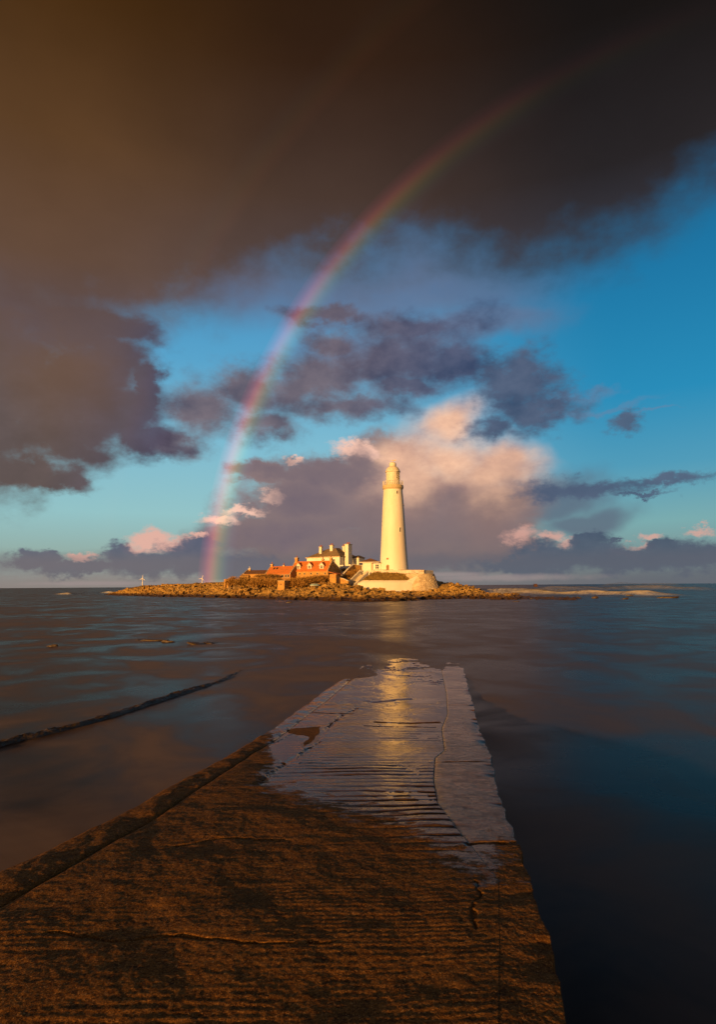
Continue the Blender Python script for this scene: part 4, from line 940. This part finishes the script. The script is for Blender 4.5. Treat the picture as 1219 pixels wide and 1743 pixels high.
def deck_detail(X, Y, kind):
    lod = np.clip(Y / 9, .6, 3)
    wet = np.zeros(X.shape)
    for q in range(15):
        ox, oy = math.cos(q * 2.4) * .09 * q ** .5, math.sin(q * 2.4) * .26 * q ** .5
        wet += soft(lambda a, b: inside(a + ox, b + oy, WETP), X, Y, .34, 2.2)
    wet /= 15
    wet *= 1 - soft(lambda a, b: inside(a, b, DRY2), X, Y, .25, 3).astype(float)
    wet = np.where((Y > 19), 1, wet)
    n1 = fbm(X * 1.3, Y * 1.3, 4, 11); n2 = fbm(X * 8, Y * 9, 4, 5); n3 = fbm(X * 26, Y * 26, 3, 15)
    z = n1 * .05 + fbm(X * .5, Y * .22, 3, 63) * .17 * np.clip((Y - 15) / 6, 0, 1)
    if kind == 'deck':
        w = Y * 4.6 + .25 * fbm(X * .7, Y * 2.2, 3, 41) * 4; rib = np.abs((w - np.floor(w)) - .5) * 2
        rib = 1 - np.exp(-((rib) / .28) ** 2)
        rs = np.clip(fbm(X * .6 + 5, Y * .8, 3, 61) * 3 + .55, 0, 1) * np.clip((16 - Y) / 6, .25, 1)
        z = z + (rib - .6) * .022 * rs * (.06 + .94 * wet)
        w2 = Y * 15 + fbm(X, Y * 3, 2, 8) * 1.2; z = z + np.abs((w2 - np.floor(w2)) - .5) * .005 * np.clip((6.5 - Y) / 2, 0, 1) * np.clip(fbm(X * .9, Y * .9 + 7, 3, 19) * 5 + .25, 0, 1)
    z = z * np.where(Y > 10, .6, .8) + n2 * np.where(Y > 10, .004, .006) + n3 * .003 * np.clip(12 / Y - .6, 0, 1) + (1 - wet) * fbm(X * 60, Y * 45, 2, 25) * .003
    for pl, w, h in cracks:
        d = seg_dist(X + n2 * .12, Y + n2 * .1, pl) + np.abs(n2) * .04; z = z - h * np.exp(-(d / w) ** 2)
    pud = soft(lambda a, b: inside(a, b, PUD), X, Y, .12, 5) | soft(lambda a, b: inside(a, b, POOL2), X, Y, .08, 5)
    # standing film of water fills hollows in the wet part
    film = np.where((wet > .5), (Y * .010 - .02) * np.clip((Y - 9) / 6, 0, 1), -1); 
    pool = pud | ((kind == 'deck') & (wet > .9) & (n1 * 2 + n2 < -.55 + np.clip((Y - 11) * .09, 0, .5)))
    z = np.where(pool, z * .25 - .003, z)
    return z, wet, pool.astype(float)
def conc_fn(base_a, base_b, weed_a, weed_b, wr=(.07, .26)):
    def fn(g):
        p = pos(g); wet = g.n('ShaderNodeAttribute', attribute_name='wet').outputs['Fac']; pool = g.n('ShaderNodeAttribute', attribute_name='pool').outputs['Fac']
        n = g.noise(p, 1.6, 6, .65); n2 = g.noise(p, 14, 6, .7); n3 = g.noise(p, 42, 4, .8); n4 = g.noise(g.map(p, scale=(.7, 3, 1)), 3, 6, .65)
        n5 = g.noise(g.map(p, scale=(1, .7, 1)), 85, 2, .9); nw = g.noise(g.map(p, scale=(.8, 1.3, 1)), 4.5, 7, .68)
        w_ = g.mr(g.m('ADD', wet, g.m('MULTIPLY', g.m('SUBTRACT', nw, .5), 2.0)), .30, .70, 0, 1, smooth=True)
        wetf = g.m('MINIMUM', g.m('MAXIMUM', w_, g.mr(wet, .75, 1.0, 0.0, .72)), g.mr(wet, 0.0, .08))
        gr_ = g.m('ADD', g.m('MULTIPLY', n2, .3), g.m('ADD', g.m('MULTIPLY', n3, .35), g.m('MULTIPLY', n5, .35)))
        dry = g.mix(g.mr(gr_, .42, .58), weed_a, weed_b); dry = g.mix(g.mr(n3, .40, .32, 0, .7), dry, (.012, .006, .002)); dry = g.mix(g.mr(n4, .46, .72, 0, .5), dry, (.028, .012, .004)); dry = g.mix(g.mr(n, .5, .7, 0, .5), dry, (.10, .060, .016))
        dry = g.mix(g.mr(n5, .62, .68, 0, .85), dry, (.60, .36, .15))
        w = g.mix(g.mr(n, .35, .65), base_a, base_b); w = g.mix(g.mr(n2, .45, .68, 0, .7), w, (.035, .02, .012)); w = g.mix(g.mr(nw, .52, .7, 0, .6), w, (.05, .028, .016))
        col = g.mix(wetf, dry, w)
        rw = g.mr(g.m('ADD', g.m('MULTIPLY', nw, .6), g.m('MULTIPLY', n2, .4)), .38, .62, *wr)
        rw = g.m('MULTIPLY', rw, g.mr(g.n('ShaderNodeSeparateXYZ', {0: p}).outputs[1], 9, 18, 1.0, .62))
        ro = g.m('ADD', g.m('MULTIPLY', rw, wetf), g.m('MULTIPLY', .85, g.m('SUBTRACT', 1.0, wetf)))
        ro = g.m('ADD', g.m('MULTIPLY', ro, g.m('SUBTRACT', 1.0, pool)), g.m('MULTIPLY', pool, .12))
        hb = g.m('ADD', g.m('MULTIPLY', n2, .7), g.m('ADD', g.m('MULTIPLY', n3, .5), g.m('MULTIPLY', n5, .35)))
        st_ = g.m('MULTIPLY', g.mr(wetf, 0, 1, 1.0, .10), g.mr(pool, 0, 1, 1, .25))
        return prin(g, col, ro, bump(g, hb, st_, .02), **{'IOR': 1.33, 'Specular IOR Level': g.mr(wetf, 0, 1, .2, .31), 'Specular Tint': (1.0, .83, .68, 1)})
    return fn
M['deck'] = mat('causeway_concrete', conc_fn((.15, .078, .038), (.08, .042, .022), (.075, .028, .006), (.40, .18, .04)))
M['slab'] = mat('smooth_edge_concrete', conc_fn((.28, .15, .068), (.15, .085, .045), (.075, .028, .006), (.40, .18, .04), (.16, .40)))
cw = empty('causeway', (0, 0, 0)); tag(cw, 'long worn concrete causeway running into the sea', kind='structure')
def patch(name, fl, fr, d0, d1, nr, nc, mat_, kind, lift=0.0, label=None, skirtL=False, skirtR=False, round_=.02, jag=0, rL=None, rR=None):
    u = np.linspace(0, 1, nr); D = d0 * (d1 / d0) ** u if d0 > 0 else d0 + (d1 - d0) * u ** 1.6
    t = np.linspace(0, 1, nc); xl, xr = fl(D), fr(D)
    if jag: xr = xr + fbm(D * 3, D * 0, 4, 91) * jag + fbm(D * .7, D * 0 + 3, 2, 95) * jag
    X = xl[:, None] + (xr - xl)[:, None] * t[None]; Y = np.repeat(D[:, None], nc, 1)
    z, wet, pool = deck_detail(X, Y, kind)
    eR = (xr[:, None] - X); eL = (X - xl[:, None])
    Z = dk(Y) + z + lift * np.clip((21 - Y) / 10, 0, 1)
    seam = eR if name == 'deck' else eL if name == 'edge_slab' else None
    for e, rn_ in ((eR, rR if rR is not None else round_), (eL, rL if rL is not None else round_)): rn_ = rn_ * (1 if e is not seam else np.clip((Y - 5.2) / 1.5, 0, 1)); Z = Z - rn_ * np.exp(-(e / .03)) - rn_ * .4 * np.exp(-(e / .12))
    if jag: Z = Z - .05 * np.clip(fbm(D * 2, D * 0, 3, 55) * 3, 0, 1)[:, None] * np.exp(-(eR / .12) ** 2)
    if name == 'kerb': Z = Z + fbm(X * 5, Y * 3, 4, 33) * .03
    P = np.stack([X, Y, Z], -1)
    sk = lambda c, dx, dz: np.stack([P[:, c, 0] + dx, P[:, c, 1], P[:, c, 2] + dz], -1)
    cols = [P]; ws = [wet]; ps = [pool]
    zero = np.zeros((nr, 1))
    pre = [sk(0, 0.0, -2.0), sk(0, -.005, -.10)]; post = [sk(-1, .0008, -.004), sk(-1, .004, -.10), sk(-1, .06, -2.0)]
    P2 = np.concatenate([pre[0][:, None], pre[1][:, None], P, post[0][:, None], post[1][:, None], post[2][:, None]], 1)
    w2 = np.concatenate([wet[:, :1]] * 2 + [wet] + [wet[:, -1:]] * 3, 1); p2 = np.concatenate([zero, zero, pool, zero, zero, zero], 1)
    P2 = np.concatenate([P2[:1] - np.array([0, 0, 2.0]), P2, P2[-1:] - np.array([0, 0, 2.0])]); w2 = np.concatenate([w2[:1], w2, w2[-1:]]); p2 = np.concatenate([p2[:1], p2, p2[-1:]])
    o = grid_obj(name, P2, mat_, cw, attrs={'wet': w2, 'pool': p2}); 
    if label: o['label'] = label
    return o
g1 = lambda f, d: (lambda D: f(D) + d)
gs = lambda f, d: (lambda D: f(D) + d * np.clip((D - 5.2) / 2, .12, 1))
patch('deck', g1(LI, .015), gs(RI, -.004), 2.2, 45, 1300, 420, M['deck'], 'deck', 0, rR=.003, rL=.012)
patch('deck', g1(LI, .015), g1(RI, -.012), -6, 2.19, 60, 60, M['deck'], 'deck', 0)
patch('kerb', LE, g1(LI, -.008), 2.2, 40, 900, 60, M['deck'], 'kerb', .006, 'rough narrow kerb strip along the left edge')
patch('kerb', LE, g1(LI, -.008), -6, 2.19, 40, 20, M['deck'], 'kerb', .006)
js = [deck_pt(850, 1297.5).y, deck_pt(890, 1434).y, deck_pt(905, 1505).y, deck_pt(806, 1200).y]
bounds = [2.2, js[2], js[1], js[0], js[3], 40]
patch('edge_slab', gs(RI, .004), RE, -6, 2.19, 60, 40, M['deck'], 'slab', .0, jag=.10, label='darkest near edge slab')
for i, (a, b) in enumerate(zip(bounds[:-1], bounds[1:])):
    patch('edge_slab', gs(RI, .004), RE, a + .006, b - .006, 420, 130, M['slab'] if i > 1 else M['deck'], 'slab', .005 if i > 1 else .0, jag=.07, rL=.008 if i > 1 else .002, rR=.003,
          label=['darkest near edge slab', 'brown weedy edge slab', 'wet grey edge slab', 'smooth tan edge slab', 'half submerged far edge slab'][i])

# old sea wall stub to the left, just breaking the water
wl = [(-60, 1292), (0, 1268), (85, 1247), (130, 1236), (180, 1222), (230, 1206), (290, 1186), (340, 1171), (375, 1159), (412, 1140)]
pw = np.array([tuple(water_pt(*p))[:2] for p in wl]); n = 500
s = np.concatenate([[0], np.cumsum(np.hypot(*np.diff(pw, axis=0).T))]); ss = np.linspace(0, s[-1], n)
cx = np.interp(ss, s, pw[:, 0]); cy = np.interp(ss, s, pw[:, 1]); tx = np.gradient(cx); ty = np.gradient(cy); l_ = np.hypot(tx, ty); nx, ny = -ty / l_, tx / l_
P = np.zeros((n, 13, 3))
for j in range(13):
    v = j / 12 * 2 - 1; off = v * .22
    hgt = (.085 - .09 * np.clip((ss / s[-1] - .6) / .4, 0, 1)) * (1 - abs(v) ** 3) - .25 * abs(v) ** 4
    hgt = hgt + fbm(ss * 3 + j * .35, ss * 0 + j * .5, 4, 71) * .13 - .015
    P[:, j] = np.stack([cx + nx * off, cy + ny * off, hgt], -1)
ws = grid_obj('sunken_wall', P, M['wet_rock']); tag(ws, 'long low weedy ridge of wall breaking the water left of the causeway', 'wall')
